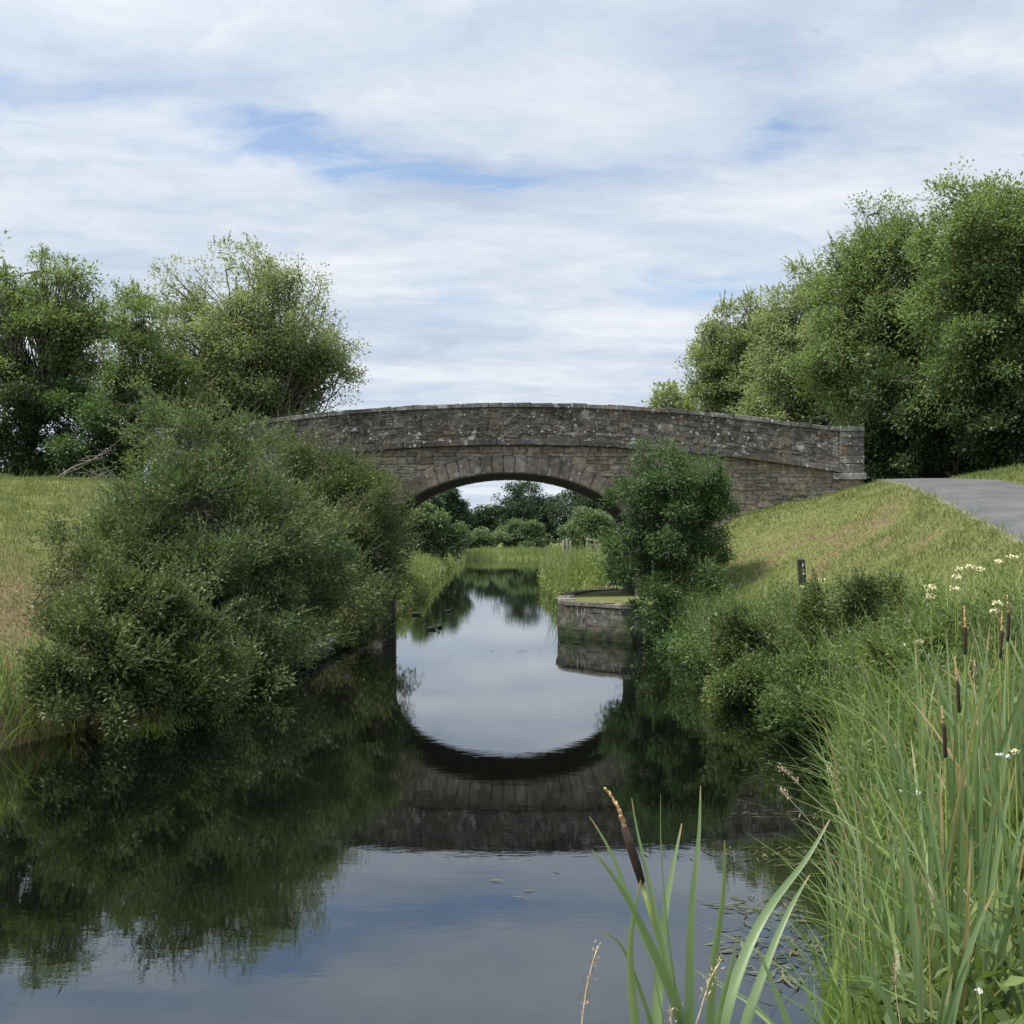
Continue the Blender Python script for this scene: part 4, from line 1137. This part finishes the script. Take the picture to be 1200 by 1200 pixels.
# lush herbage on the right bank between water and mown grass
def herbage(name, xs, ys, hmax, nl, L, W, seed, mat):
    r = np.random.default_rng(seed)
    n = len(xs)
    z = np.maximum(ground_z(xs, ys), 0.0)
    H = hmax * r.uniform(.45, 1.2, n) * (1 + .7 * fbm(p2(xs, ys, 1.0), seed + 3, 2))
    cnt = np.maximum(4, (nl * r.uniform(.5, 1.5, n)).astype(int))
    ci = np.repeat(np.arange(n), cnt); m = len(ci)
    s = r.random(m) ** .75
    P = np.stack([xs[ci], ys[ci], z[ci] + H[ci] * s], -1) + r.normal(size=(m, 3)) * np.array([.10, .10, .03])
    az = r.uniform(0, 2 * math.pi, m)
    D = np.stack([np.cos(az), np.sin(az), r.uniform(-.6, 1.6, m)], -1)
    N = nrm(np.array([0, 0, .8]) + r.normal(size=(m, 3)) * .55)
    ct = np.clip(.42 + .22 * r.normal(size=n) + .55 * fbm(p2(xs, ys, .8), seed, 3), 0, 1)
    V, Fc = leaf_geo(P, D, N, L * r.uniform(.6, 1.4, m), W * r.uniform(.6, 1.3, m))
    t = np.clip(ct[ci] + .2 * r.normal(size=m), 0, 1)
    return obj(name, V, Fc, mat, None, t, kind='stuff')
def herb_edge(y): return np.interp(y, [5, 9, 12, 16, 20, 24, 27], [5.0, 5.4, 6.2, 6.4, 5.9, 5.1, 4.4])
x, y = scatter(5200, 3.0, 7.4, 9, 27.2, 421, lambda x, y: (x > shoreR(y) - .12) & (x < herb_edge(y) + .35 * np.sin(y * 2.3)))
herbage('herbage', x, y, .62, 56, .070, .027, 422, M_HERB)
x, y = scatter(1500, 3.2, 5.2, 18, 28.0, 423, lambda x, y: (x > shoreR(y) - .3) & (x < shoreR(y) + .5))
herbage('herbage', x, y, .55, 30, .11, .05, 424, M_SAP)
x, y = scatter(2300, 1.2, 6.4, 2.8, 11, 425, lambda x, y: (x > shoreR(y) + .35) & (x < shoreR(y) + 3.2) & (fbm(p2(x, y, 1.3), 71, 2) > -.15))
herbage('herbage', x, y, .55, 34, .085, .045, 426, M_BRAM2)
x, y = scatter(2600, -9, -3.6, 37.5, 95, 427, lambda x, y: (x < shoreL(y) + .25) & (x > shoreL(y) - 3) & (fbm(p2(x, y, .4), 51, 2) > -.1))
herbage('herbage', x, y, .80, 26, .16, .07, 428, M_FHERB)
x, y = scatter(2600, 1.3, 9, 38, 95, 429, lambda x, y: (x > shoreR(y) - .25) & (x < shoreR(y) + 4) & (fbm(p2(x, y, .4), 52, 2) > 0))
herbage('herbage', x, y, .85, 26, .16, .07, 430, M_FHERB)
x, y = scatter(240, 1.4, 5.0, 25.0, 29.4, 4311, lambda x, y: (np.abs(np.interp(x, QP[4::-1, 0], QP[4::-1, 1]) - y) < .16) & (x > 2.6))
herbage('herbage', x, y, .8, 34, .08, .045, 4312, M_SAP)
for k, (px, py, rr_, Y_, lab) in enumerate([(850, 750, 40, 20.5, 'leafy green bramble mound by the water just right of the bushy sapling'), (915, 745, 46, 18.0, 'leafy bramble mound in the middle of the right bank herbage'),
                                           (885, 805, 38, 17.0, 'low bramble mound drooping to the water on the right bank'), (985, 775, 50, 15.2, 'broad dark leafy mound above the near water corner of the right bank'),
                                           (1010, 715, 40, 17.0, 'leafy mound at the upper edge of the herbage below the mown bank'), (1075, 760, 44, 12.6, 'leafy green mound behind the tall cattail leaves'), (960, 835, 30, 14.2, 'small leafy mound overhanging the water corner')]):
    c = at(px, py, Y_)
    plant('bramble_bush', lab, 'bush', (c[0], Y_), [lob(px + a_ * rr_, py + b_ * rr_, rr_ * c_, Y_, .85, 1, d_) for a_, b_, c_, d_ in np.random.default_rng(770 + k).uniform((-1.5, -.25, .22, -.5), (1.5, .75, .52, .5), (11, 4))],
          (M_BRAM, M_HERB, M_BRAM2)[k % 3], 420, 30, .066, .032, .14, 700 + k, .02, .3, M_BARKD, 'bramble mounds on the right bank', stems=4, twig_every=4, twig_r=.005, shell=.4, lump=.6, bough=.5, droop=-.1, parts=('foliage', 'stems'), gvar=.28, wands=(70, .45, .07, .03))
# mixed grass blades through the herbage and along the near shore
r = np.random.default_rng(431)
x, y = scatter(16000, 2.2, 7.5, 8, 27, 432, lambda x, y: (x > shoreR(y) - .15) & (x < herb_edge(y) + .3))
V, Fc, t = blades(np.stack([x, y, np.maximum(ground_z(x, y), -.05)], -1), r.uniform(.4, 1.25, len(x)) * (1 + .5 * fbm(p2(x, y, 1.2), 7, 2)), r.uniform(.006, .017, len(x)), .25, .45, 433, 4)
obj('tall_grass', V, Fc, M_REED, None, t, kind='stuff')
x, y = scatter(9000, .2, 5.6, 2.7, 12.5, 434, lambda x, y: (x > shoreR(y) - .12) & (x < shoreR(y) + 3.2))
hh = r.uniform(.35, .95, len(x)) * np.interp(x - shoreR(y), [-.2, .6, 1.6, 3], [1.05, 1.0, .72, .55]) * np.interp(y, [2.5, 4, 7], [.7, .9, 1.1])
V, Fc, t = blades(np.stack([x, y, np.maximum(ground_z(x, y), -.05)], -1), hh * (1 + .5 * fbm(p2(x, y, 1.6), 12, 2)), r.uniform(.008, .025, len(x)), .28, .7, 435, 5, np.clip(.45 + .25 * r.normal(size=len(x)) + .3 * fbm(p2(x, y, 1.5), 14, 2), 0, 1))
obj('tall_grass', V, Fc, M_REED, None, t, kind='stuff')
x, y = scatter(900, 3.0, 7.0, 9, 26, 4331, lambda x, y: (x > shoreR(y) + .1) & (x < herb_edge(y) + .3))
V, Fc, t = blades(np.stack([x, y, np.maximum(ground_z(x, y), -.05)], -1), r.uniform(.7, 1.25, len(x)), np.full(len(x), .007), .2, .25, 4332, 4, .8 + .2 * r.normal(size=len(x)))
obj('dry_grass', V, Fc, M_GRASS, None, t, kind='stuff')
# shore grass on the left
x, y = scatter(10500, -8.2, -3.8, 11.5, 21, 436, lambda x, y: (x < shoreL(y) + .12) & (x > shoreL(y) - .9))
V, Fc, t = blades(np.stack([x, y, np.maximum(ground_z(x, y), -.05)], -1), r.uniform(.3, .8, len(x)), r.uniform(.007, .016, len(x)), .25, .6, 437, 4)
obj('tall_grass', V, Fc, M_REED, None, t, kind='stuff')

# floating weed and scum by the shores
r = np.random.default_rng(441)
PW = []
for (cx, cy, sx, sy, n) in ((2.5, 9.0, .55, .12, 130), (2.9, 8.7, .35, .1, 90), (3.5, 12.3, .5, .25, 120), (1.7, 6.9, .2, .35, 200), (1.75, 7.7, .15, .12, 90), (-5.7, 14.4, .5, .12, 40), (-4.2, 16.6, .5, .06, 40), (2.9, 10.2, .4, .15, 60)):
    a = r.normal(size=(n, 2)) * [sx, sy] + [cx, cy]
    PW.append(a)
fx = r.uniform(-6, 3, 900); fy = r.uniform(6, 26, 900)
kk = (fx > shoreL(fy) + .2) & (fx < shoreR(fy) - .2) & (fbm(p2(fx, fy, .35), 81, 2) > .55)
PW.append(np.stack([fx[kk], fy[kk]], -1))
PW = np.concatenate(PW)
az = r.uniform(0, 2 * math.pi, len(PW))
V, Fc = leaf_geo(np.column_stack([PW, np.full(len(PW), .012)]), np.stack([np.cos(az), np.sin(az) * .8, 0 * az], -1), np.tile([0, 0, 1.0], (len(PW), 1)) + r.normal(size=(len(PW), 3)) * .1, r.uniform(.02, .20, len(PW)), r.uniform(.005, .018, len(PW)), .0)
obj('pond_weed', V, Fc, M_WEED, None, r.random(len(PW)), kind='stuff')

# ------------------------------------------------------------------ cattails and reeds in the foreground
def ribbon(g, pts, wmax, nsub=18, facing=0.0, t=.5, tip_first=True, fold=.22, tipf=.05):
    """leaf blade along pts (tip first) with a shallow V section"""
    pts = np.asarray(pts, float)
    s = np.concatenate([[0], np.cumsum(np.linalg.norm(np.diff(pts, axis=0), axis=1))])
    u = np.linspace(0, s[-1], nsub)
    c = np.stack([np.interp(u, s, pts[:, k]) for k in range(3)], -1)
    for _ in range(3):
        c[1:-1] = (c[:-2] + 2 * c[1:-1] + c[2:]) / 4
    d = nrm(np.gradient(c, axis=0))
    view = np.array([math.sin(facing), -math.cos(facing), 0])
    V = []
    for i in range(nsub):
        q_ = u[i] / s[-1]
        wd = wmax * min(1, (q_ / .35 + .02)) ** .7 * (1 - .25 * q_)
        sd = np.cross(d[i], view); sd /= max(np.linalg.norm(sd), 1e-6)
        nn = np.cross(sd, d[i])
        V += [c[i] - sd * wd / 2 + nn * wd * fold, c[i], c[i] + sd * wd / 2 + nn * wd * fold]
    Fc = []
    for i in range(nsub - 1):
        a = i * 3
        Fc += [(a, a + 1, a + 4, a + 3), (a + 1, a + 2, a + 5, a + 4)]
    g.add(V, Fc, t)
    tips = max(1, int(round(nsub * tipf)))
    for i in range(2 * tips): g.t[len(g.t) - len(Fc) + i] = 1.0 if i < 2 * tips - 2 or tips == 1 else .93

def px_path(pts, Y0, lean=0.0, rng_=None):
    """pixel path (tip first) at about distance Y0, continued down to the ground"""
    out = []
    n = len(pts)
    for i, (a, b) in enumerate(pts):
        out.append(at(a, b, Y0 + lean * (1 - i / (n - 1))))
    d = out[-1] - out[-2]; d = d / max(abs(d[2]), 1e-6)
    end = out[-1].copy()
    gz_ = max(float(ground_z(end[0], end[1])), -.1)
    hgt = end[2] - gz_
    # bend the rest towards vertical
    mid_ = end + np.array([d[0] * .35 * hgt * .5, d[1] * .2 * hgt * .5, -hgt * .5])
    bot = mid_ + np.array([d[0] * .10 * hgt * .5, 0, -hgt * .5])
    bot[2] = max(float(ground_z(bot[0], bot[1])), -.1) - .03
    return np.array(out + [mid_, bot])

def spike(parent, base_path, s_thick, r_spike, tip_pts):
    pass

Y0 = 2.25
PLANTS = [
 ('cattail', 'tall cattail with a dark brown spike and straw tip leaning left in the foreground', 'cattail',
  [([(691, 957), (713, 988), (733, 1039), (748, 1085), (769, 1124), (793, 1169), (801, 1200)], .022, .10, .45),
   ([(693, 995), (713, 1017), (740, 1060), (761, 1103), (783, 1153), (801, 1199)], .026, -.05, .35),
   ([(740, 935), (745, 972), (756, 1017), (763, 1049), (775, 1113), (790, 1160), (798, 1200)], .022, .15, .5),
   ([(774, 930), (773, 980), (776, 1033), (780, 1087), (788, 1148), (796, 1200)], .019, .1, .5),
   ([(751, 1097), (767, 1148), (778, 1200)], .020, -.1, .3)]),
 ('reed', 'broad pale green reed shoot crossing the cattail stem with one bent leaf', 'reed',
  [([(799, 965), (791, 1007), (784, 1039), (777, 1087), (772, 1167), (769, 1200)], .030, .08, .65),
   ([(751, 1031), (743, 1065), (737, 1108), (740, 1167), (745, 1200)], .027, -.08, .6),
   ([(700, 1089), (712, 1091), (725, 1096), (736, 1121), (748, 1156), (763, 1199)], .018, -.02, .3)]),
 ('reed', 'pair of upright reed leaves right of the cattail the taller reaching the dark reflection', 'reed',
  [([(821, 921), (820, 983), (812, 1047), (809, 1113), (809, 1200)], .024, .05, .5),
   ([(849, 985), (849, 1044), (841, 1092), (835, 1132), (831, 1200)], .025, -.05, .5)]),
 ('reed', 'long reed leaf sweeping far up to the right over the water in the foreground', 'reed',
  [([(972, 961), (943, 1012), (908, 1052), (884, 1092), (863, 1145), (847, 1196)], .030, .25, .62),
   ([(864, 1097), (855, 1140), (841, 1188), (838, 1200)], .026, -.05, .7)]),
 ('reed', 'shorter reed shoot leaning right with two spread leaves near the bottom edge', 'reed',
  [([(949, 1025), (929, 1057), (908, 1103), (889, 1156), (873, 1200)], .030, .2, .6),
   ([(888, 1111), (900, 1140), (919, 1188), (924, 1200)], .024, .0, .7)]),
]
for k, (nm, lab, cat, lvs) in enumerate(PLANTS):
    paths = [px_path(l_[0], Y0 + (k - 2) * .05, l_[2]) for l_ in lvs]
    root = paths[0][-1]
    t = thing(nm, lab, cat, root)
    for j, (pp, l_) in enumerate(zip(paths, lvs)):
        g = Geo(); ribbon(g, pp, l_[1] * 1.2, 64, (j * .9 - .8) * .6, l_[3], tipf=.015)
        g.obj('leaf', M_CAT, t, smooth=True)
    if nm == 'cattail':
        st = px_path([(751, 1031), (767, 1084), (783, 1135), (793, 1169), (801, 1199)], Y0)
        g = Geo(); g.tube(st, np.linspace(.0045, .008, len(st)), 8); g.obj('stem', M_STEMY, t, smooth=True)
        g = Geo()
        sp = [at(a, b, Y0) for a, b in ((752, 1034), (746, 1014), (739, 992), (732, 970))]
        g.tube(sp, [.0075, .0092, .0092, .007], 12); g.obj('spike', M_SPIKE, t, smooth=True)
        g = Geo(); r = np.random.default_rng(5)
        sp = [at(a, b, Y0) for a, b in ((732, 970), (728, 955), (724, 944), (716, 932), (708, 923))]
        cc = np.array(sp); uu = np.linspace(0, 4, 24)
        cc = np.stack([np.interp(uu, range(5), cc[:, i]) for i in range(3)], -1) + r.normal(size=(24, 3)) * .0012
        g.tube(cc, .0042 * (1 - .5 * np.linspace(0, 1, 24)) * r.uniform(.6, 1.5, 24), 6); g.obj('spike_tip', M_MALE, t, smooth=True)

def cattail_plant(x, y, H, nleaf, seed, label, spike_top=None, group='cattails along the right margin', name='cattail'):
    r = np.random.default_rng(seed)
    z = max(float(ground_z(x, y)), -.08)
    t = thing(name, label, 'cattail' if name == 'cattail' else 'reed', (x, y, z), group)
    for j in range(nleaf):
        az = r.uniform(0, 2 * math.pi); ln = abs(r.normal()) * .10 + .02; cv = abs(r.normal()) * .10
        if r.random() < .15: cv += .25
        h = H * r.uniform(.6, 1.05)
        s = np.linspace(1, 0, 9)
        dv = np.array([math.cos(az), math.sin(az), 0])
        pts = np.array([x, y, z]) + np.outer(h * (s - .3 * cv * s ** 3), [0, 0, 1]) + np.outer(h * (ln * s + cv * s ** 3) + .02, dv)
        g = Geo(); ribbon(g, pts, r.uniform(.016, .030), 14, r.uniform(-1, 1), 1.0 if r.random() < .07 else float(np.clip(r.normal(.45, .2), 0, .88)), tipf=.14 if r.random() < .35 else .05)
        g.obj('leaf', M_CAT, t, smooth=True)
    if spike_top is not None:
        tip, b1, b0 = spike_top
        root = np.array([x, y, z])
        d_ = (b0 - root)
        st = [root, root + d_ * .5 + np.array([.0, 0, .0]), b0, b1]
        g = Geo(); g.tube(st, [.007, .006, .005, .004], 7); g.obj('stem', M_STEMY, t, smooth=True)
        g = Geo(); g.tube([b0, b0 + (b1 - b0) * .08, b0 + (b1 - b0) * .92, b1], [.005, .0085, .0088, .005], 10); g.obj('spike', M_SPIKE, t, smooth=True)
        g = Geo(); uu = np.linspace(0, 1, 14)[:, None]
        g.tube(b1 + (tip - b1) * uu + r.normal(size=(14, 3)) * .0015, .0065 * (1 - .6 * uu[:, 0]) * r.uniform(.6, 1.4, 14), 6); g.obj('spike_tip', M_MALE, t, smooth=True)
    return t
SPK = [((1130, 711), (1131, 735), (1131, 767), 5.6, 'cattail with a dark spike rising highest among the reeds below the cream flowers'),
       ((1119, 770), (1122, 798), (1124, 835), 5.4, 'cattail with a long rusty tip above its dark spike in the right margin'),
       ((1104, 828), (1106, 848), (1108, 888), 5.0, 'cattail whose dark spike stands lowest among the right bank reeds'),
       ((1181, 698), (1182, 718), (1181, 752), 5.8, 'cattail with an orange tip and dark spike at the right edge'),
       ((1174, 716), (1174, 740), (1172, 772), 6.3, 'cattail with an orange tip half hidden behind the one at the right edge')]
for k, (a, b, c, Y_, lab) in enumerate(SPK):
    tp, b1, b0 = at(*a, Y_), at(*b, Y_), at(*c, Y_)
    cattail_plant(b0[0] + .03, Y_ + .05, 1.75, 5, 500 + k, lab, (tp, b1, b0), None)
r = np.random.default_rng(520)
for k in range(50):
    y = r.uniform(3.6, 8.0)
    x = float(shoreR(y)) + r.uniform(-.15, .9 + .12 * y)
    if (x / y) < .27 or (x / y) > .52: x = y * r.uniform(.33, .5)
    H = r.uniform(.85, 1.45) if x / y < .36 else r.uniform(1.1, 1.75)
    if y < 5: H *= .8
    cattail_plant(x, y, H, int(r.integers(4, 7)), 530 + k, 'clump of long upright reed leaves without any spike on the right bank', None, 'reed shoots along the right margin', 'reed')

# seed heads of grass
def seed_grass(label, pts, Y_, head, mat, seed, thick=.006):
    pp = px_path(pts, Y_)
    t = thing('seed_grass', label, 'grass stem', pp[-1])
    g = Geo(); g.tube(pp, np.linspace(.0012, .0022, len(pp)), 5); g.obj('stem', M_STRAWP, t, smooth=True)
    r = np.random.default_rng(seed)
    s = np.linalg.norm(np.diff(pp, axis=0), axis=1); cs = np.concatenate([[0], np.cumsum(s)])
    n = 70
    u = r.random(n) * head
    P = np.stack([np.interp(u, cs, pp[:, k]) for k in range(3)], -1) + r.normal(size=(n, 3)) * thick
    D = nrm(np.array([0, 0, 1.0]) + r.normal(size=(n, 3)) * .5)
    V, Fc = leaf_geo(P, D, nrm(r.normal(size=(n, 3))), r.uniform(.006, .014, n) * (.6 + .15 * Y_), r.uniform(.002, .004, n) * (.6 + .15 * Y_))
    obj('seed_head', V, Fc, mat, t, np.full(n, .5))
seed_grass('reddish feathery grass seed head at the bottom left of the cattail', [(701, 1108), (694, 1130), (687, 1160), (683, 1190), (682, 1200)], 2.2, .13, M_STRAW, 1)
seed_grass('pale grass seed head standing between the reed leaves', [(846, 1124), (838, 1137), (831, 1150), (820, 1188), (816, 1200)], 2.2, .09, M_STRAWP, 2)
seed_grass('short pale grass tuft at the bottom edge beside the cattail stem', [(790, 1176), (788, 1186), (787, 1200)], 2.15, .04, M_STRAWP, 3)
seed_grass('long pale grass stem arching left over the dark water', [(911, 898), (925, 908), (948, 931), (970, 950), (985, 965), (1000, 1000), (1006, 1060)], 5.0, .12, M_STRAWP, 4)
seed_grass('slender grass stem with a thin head beside the arching one', [(969, 896), (978, 915), (985, 935), (999, 968), (1008, 1010), (1012, 1060)], 5.0, .14, M_STRAWP, 5)
seed_grass('low grass stem leaning left nearest the water over the weed', [(914, 924), (925, 936), (945, 958), (965, 985), (980, 1020)], 5.2, .06, M_STRAWP, 6)
seed_grass('buff grass seed head among the reeds at the lower right', [(1052, 1120), (1049, 1140), (1050, 1165), (1055, 1200)], 3.4, .10, M_STRAW, 7)
seed_grass('buff plume between the two lower cattail spikes on the right', [(1142, 772), (1141, 790), (1143, 815), (1146, 850)], 5.3, .16, M_STRAW, 8)

# ------------------------------------------------------------------ cream meadow flowers
def flower(label, px, py, Y_, n, spread, seed, mat=None, group='cream flower heads on the right bank'):
    mat = mat or M_CREAM
    r = np.random.default_rng(seed)
    top = at(px, py, Y_)
    gz_ = max(float(ground_z(top[0], top[1])), 0)
    if top[2] < gz_ + .15: top[2] = gz_ + .15
    t = thing('meadow_flower', label, 'flower', (top[0], top[1], gz_), group)
    g = Geo()
    g.tube([(top[0], top[1], gz_), top * [1, 1, .5] + [.01, 0, gz_ * .5], top - [0, 0, spread * .3]], [.005, .004, .003], 5)
    for j in range(5):
        e = top + r.normal(size=3) * spread * [.7, .6, .25]
        g.tube([top - [0, 0, spread * .6], e], [.0025, .0015], 4)
    g.obj('stem', M_STEMY, t)
    P = top + sph(n, r) * (r.random((n, 1)) ** .5) * spread * np.array([1.2, 1.0, .55])
    V, Fc = leaf_geo(P, nrm(r.normal(size=(n, 3))), nrm(r.normal(size=(n, 3)) + [0, -.3, 1.0]), r.uniform(.0011, .0022, n) * Y_ + .003, r.uniform(.001, .002, n) * Y_ + .002)
    obj('flower_head', V, Fc, mat, t, np.full(n, .5))
    lf = Geo()
FL = [(1091, 688, 11.5, 'frothy cream flower head left of the others on the right bank'), (1090, 699, 11.5, 'cream flower head just under the leftmost frothy one'), (1121, 676, 12, 'small cream flower head beside the tallest flower group'),
      (1119, 690, 11, 'wide cream flower head in the middle of the flower group'), (1137, 664, 12.5, 'cream flower head highest against the mown bank'), (1147, 667, 12.5, 'flat cream flower head right of the highest one'),
      (1125, 667, 12.5, 'little cream flower head left of the highest one'), (1169, 707, 8.5, 'large cream flower head behind the orange tipped cattails'), (1165, 716, 8.5, 'cream flower head hanging below the large one by the orange tips'),
      (1187, 653, 12.5, 'pale flower head at the right edge against the mown grass'), (1170, 658, 12.5, 'faint buff flower head left of the one at the right edge'), (1190, 881, 4.6, 'yellow cream flower head low at the right edge among reeds'),
      (963, 689, 24.5, 'cream flower head right of the black marker post foot'), (914, 695, 24, 'cream flower head left of the black marker post'), (940, 689, 24.5, 'tiny cream flower head at the foot of the black marker post'),
      (941, 748, 19, 'lone cream flower head over the dark herbage near the water'), (1076, 752, 12, 'tall narrow cream flower spike in the dark herbage'), (1003, 705, 17, 'dull cream flower head at the top of the herbage below the post')]
for k, (px, py, Y_, lab) in enumerate(FL):
    flower(lab, px, py, Y_, 75 if Y_ < 15 else 30, .0042 * Y_ if Y_ > 6 else .016, 600 + k)
for k, (px, py, Y_, lab) in enumerate([(1058, 755, 12, 'bright white flower alone in the middle of the dark herbage'), (1172, 884, 4.8, 'round white bindweed flower at the right edge'), (1181, 887, 4.8, 'smaller white bindweed flower beside the round one'),
                                       (1059, 927, 5.4, 'white flower pair low among the reeds by the water'), (1076, 929, 5.4, 'single white flower right of the low white pair'), (1148, 1160, 3.3, 'pinkish white clover flower in the grass at the lower right')]):
    flower(lab, px, py, Y_, 22, .0024 * Y_, 630 + k, M_WHITE, 'white flowers on the right bank')

# ------------------------------------------------------------------ marker post
b = at(941, 687, 25.4)
b[2] = float(ground_z(b[0], b[1]))
post = thing('marker_post', 'short black timber marker post with pale marks leaning on the mown right bank', 'post', b)
g = Geo()
tl = at(939, 655, 25.35)
hh = tl[2] - b[2]
dx = tl[0] - b[0]
wq = .075
V = []
for z_, ox in ((-.3, -dx * .4), (hh - .03, dx * .96), (hh, dx)):
    ww = wq if z_ < hh else wq - .02
    V += [(b[0] + ox - ww, b[1] - ww, b[2] + z_), (b[0] + ox + ww, b[1] - ww, b[2] + z_), (b[0] + ox + ww, b[1] + ww, b[2] + z_), (b[0] + ox - ww, b[1] + ww, b[2] + z_)]
Fq = [(0, 1, 2, 3)[::-1], (8, 9, 10, 11)]
for l_ in (0, 4):
    for k in range(4):
        Fq.append((l_ + k, l_ + (k + 1) % 4, l_ + 4 + (k + 1) % 4, l_ + 4 + k))
g.add(V, Fq)
g.obj('post', M_POST, post)
for (fz, hw, hz) in ((.80, .018, .05), (.62, .016, .035), (.50, .03, .03), (.10, .018, .045)):
    g = Geo()
    cx_ = b[0] + dx * fz + .02; cz = b[2] + hh * fz
    ang_ = np.linspace(0, 2 * math.pi, 9)[:-1]
    rr_ = 1 + .3 * np.random.default_rng(int(fz * 100)).normal(size=8) * .6
    g.block([(cx_ + hw * math.cos(a) * q_, cz + hz * math.sin(a) * q_) for a, q_ in zip(ang_, rr_)], b[1] - wq - .006, b[1] - wq + .004, .002)
    g.obj('pale_mark', M_POSTW, post)

# ------------------------------------------------------------------ timber fence on the far right bank
c = at(697, 640, 62); c[2] = float(ground_z(c[0], c[1]))
fence = thing('timber_fence', 'short weathered timber fence with rails on the far right bank seen through the arch', 'fence', c)
zt = at(692, 630, 62)[2]
for dx_, dy_, hz in ((-.42, 0, 0), (.30, .8, -.12), (.02, .4, -.05)):
    g = Geo(); g.box((c[0] + dx_ - .055, c[1] + dy_ - .055, c[2] - .2), (c[0] + dx_ + .055, c[1] + dy_ + .055, zt + hz), .5, .01); g.obj('post', M_TIMBER, fence)
for dz in (-.10, -.38, -.66):
    g = Geo(); g.tube([(c[0] - .48, c[1] - .07, zt + dz), (c[0] + .36, c[1] + .73, zt + dz - .12)], [.05, .05], 4); g.obj('rail', M_TIMBER, fence)
for k, (px, py, lab) in enumerate([(660, 633, 'leftmost grey timber stake above the far right reeds'), (664, 631, 'tallest grey timber stake of the three left of the fence'), (668, 634, 'rightmost of the three stakes left of the timber fence')]):
    p_ = at(px, py, 72); gz_ = float(ground_z(p_[0], 72))
    t = Geo(); t.tube([(p_[0], 72, gz_ - .2), (p_[0] + .02, 72, p_[2] - .03), (p_[0] + .02, 72, p_[2])], [.07, .065, .04], 7)
    tag(t.obj('timber_stake', M_TIMBER), lab, 'stake', 'timber stakes on the far bank')
    o_ = bpy.data.objects[-1]

# ------------------------------------------------------------------ water birds
def duck(label, px, py, L, head_dir, body_mat, seed, head_up=1.0):
    r = ray(px, py); tt = -EYE / r[2]; p_ = np.array([r[0] * tt, r[1] * tt, 0])
    t = thing('duck', label, 'duck', p_, 'ducks swimming by the left bank')
    ca, sa = math.cos(head_dir), math.sin(head_dir)
    def loft(stations, mat, name, par):
        V = []; ns = 12
        for (s_, z_, ry, rz) in stations:
            for k in range(ns):
                th_ = 2 * math.pi * k / ns
                lx, ly, lz = s_ * L, ry * L * math.cos(th_), z_ * L + rz * L * math.sin(th_)
                V.append((p_[0] + lx * ca - ly * sa, p_[1] + lx * sa + ly * ca, lz))
        Fc = [(i * ns + k, i * ns + (k + 1) % ns, (i + 1) * ns + (k + 1) % ns, (i + 1) * ns + k) for i in range(len(stations) - 1) for k in range(ns)]
        Fc += [tuple(range(ns))[::-1], tuple((len(stations) - 1) * ns + k for k in range(ns))]
        return obj(name, V, Fc, mat, par, smooth=True)
    # body, neck and head in one continuous skin
    hu = head_up
    loft([(-.55, .20, .01, .01), (-.45, .17, .07, .05), (-.30, .10, .16, .13), (-.1, .08, .21, .17), (.1, .08, .21, .17), (.25, .11, .17, .16), (.34, .18 * hu, .11, .13),
          (.36, .30 * hu, .075, .09), (.37, .40 * hu, .085, .09), (.42, .46 * hu, .095, .09), (.50, .46 * hu, .07, .07), (.55, .45 * hu, .03, .035)], body_mat, 'body', t)
    loft([(.53, .45 * hu, .035, .028), (.60, .435 * hu, .038, .018), (.68, .425 * hu, .03, .010)], M_BILL, 'bill', t)
    for sd in (-1, 1):
        V = []
        st = [(-.5, .20, .02), (-.3, .19, .09), (0, .18, .13), (.2, .17, .08), (.25, .15, .01)]
        for (s_, z_, h_) in st:
            for (oy, oz) in ((.19, -h_), (.225, 0), (.15, h_ * .5)):
                yw = oy * (1 if abs(s_) < .29 else .6)
                lx, ly, lz = s_ * L, sd * yw * L, (z_ + oz * .8) * L
                V.append((p_[0] + lx * ca - ly * sa, p_[1] + lx * sa + ly * ca, lz))
        Fc = []
        for i in range(len(st) - 1):
            for k in range(2):
                Fc.append((i * 3 + k, i * 3 + k + 1, (i + 1) * 3 + k + 1, (i + 1) * 3 + k))
        obj('wing', V, Fc, body_mat, t, smooth=True)
duck('brown duck swimming left closest to the left bank', 487, 721, .40, math.pi, M_DUCKB, 1)
duck('small dark duck farther out alone in open water', 525, 717, .28, .3, M_DUCK, 2)
duck('dark duck with its head turned at the left of the near pair', 505, 738, .34, math.pi + .3, M_DUCK, 3)
duck('black duck seen tail on at the right of the near pair', 515, 735.5, .34, math.pi / 2 + .2, M_DUCK, 4, 1.15)
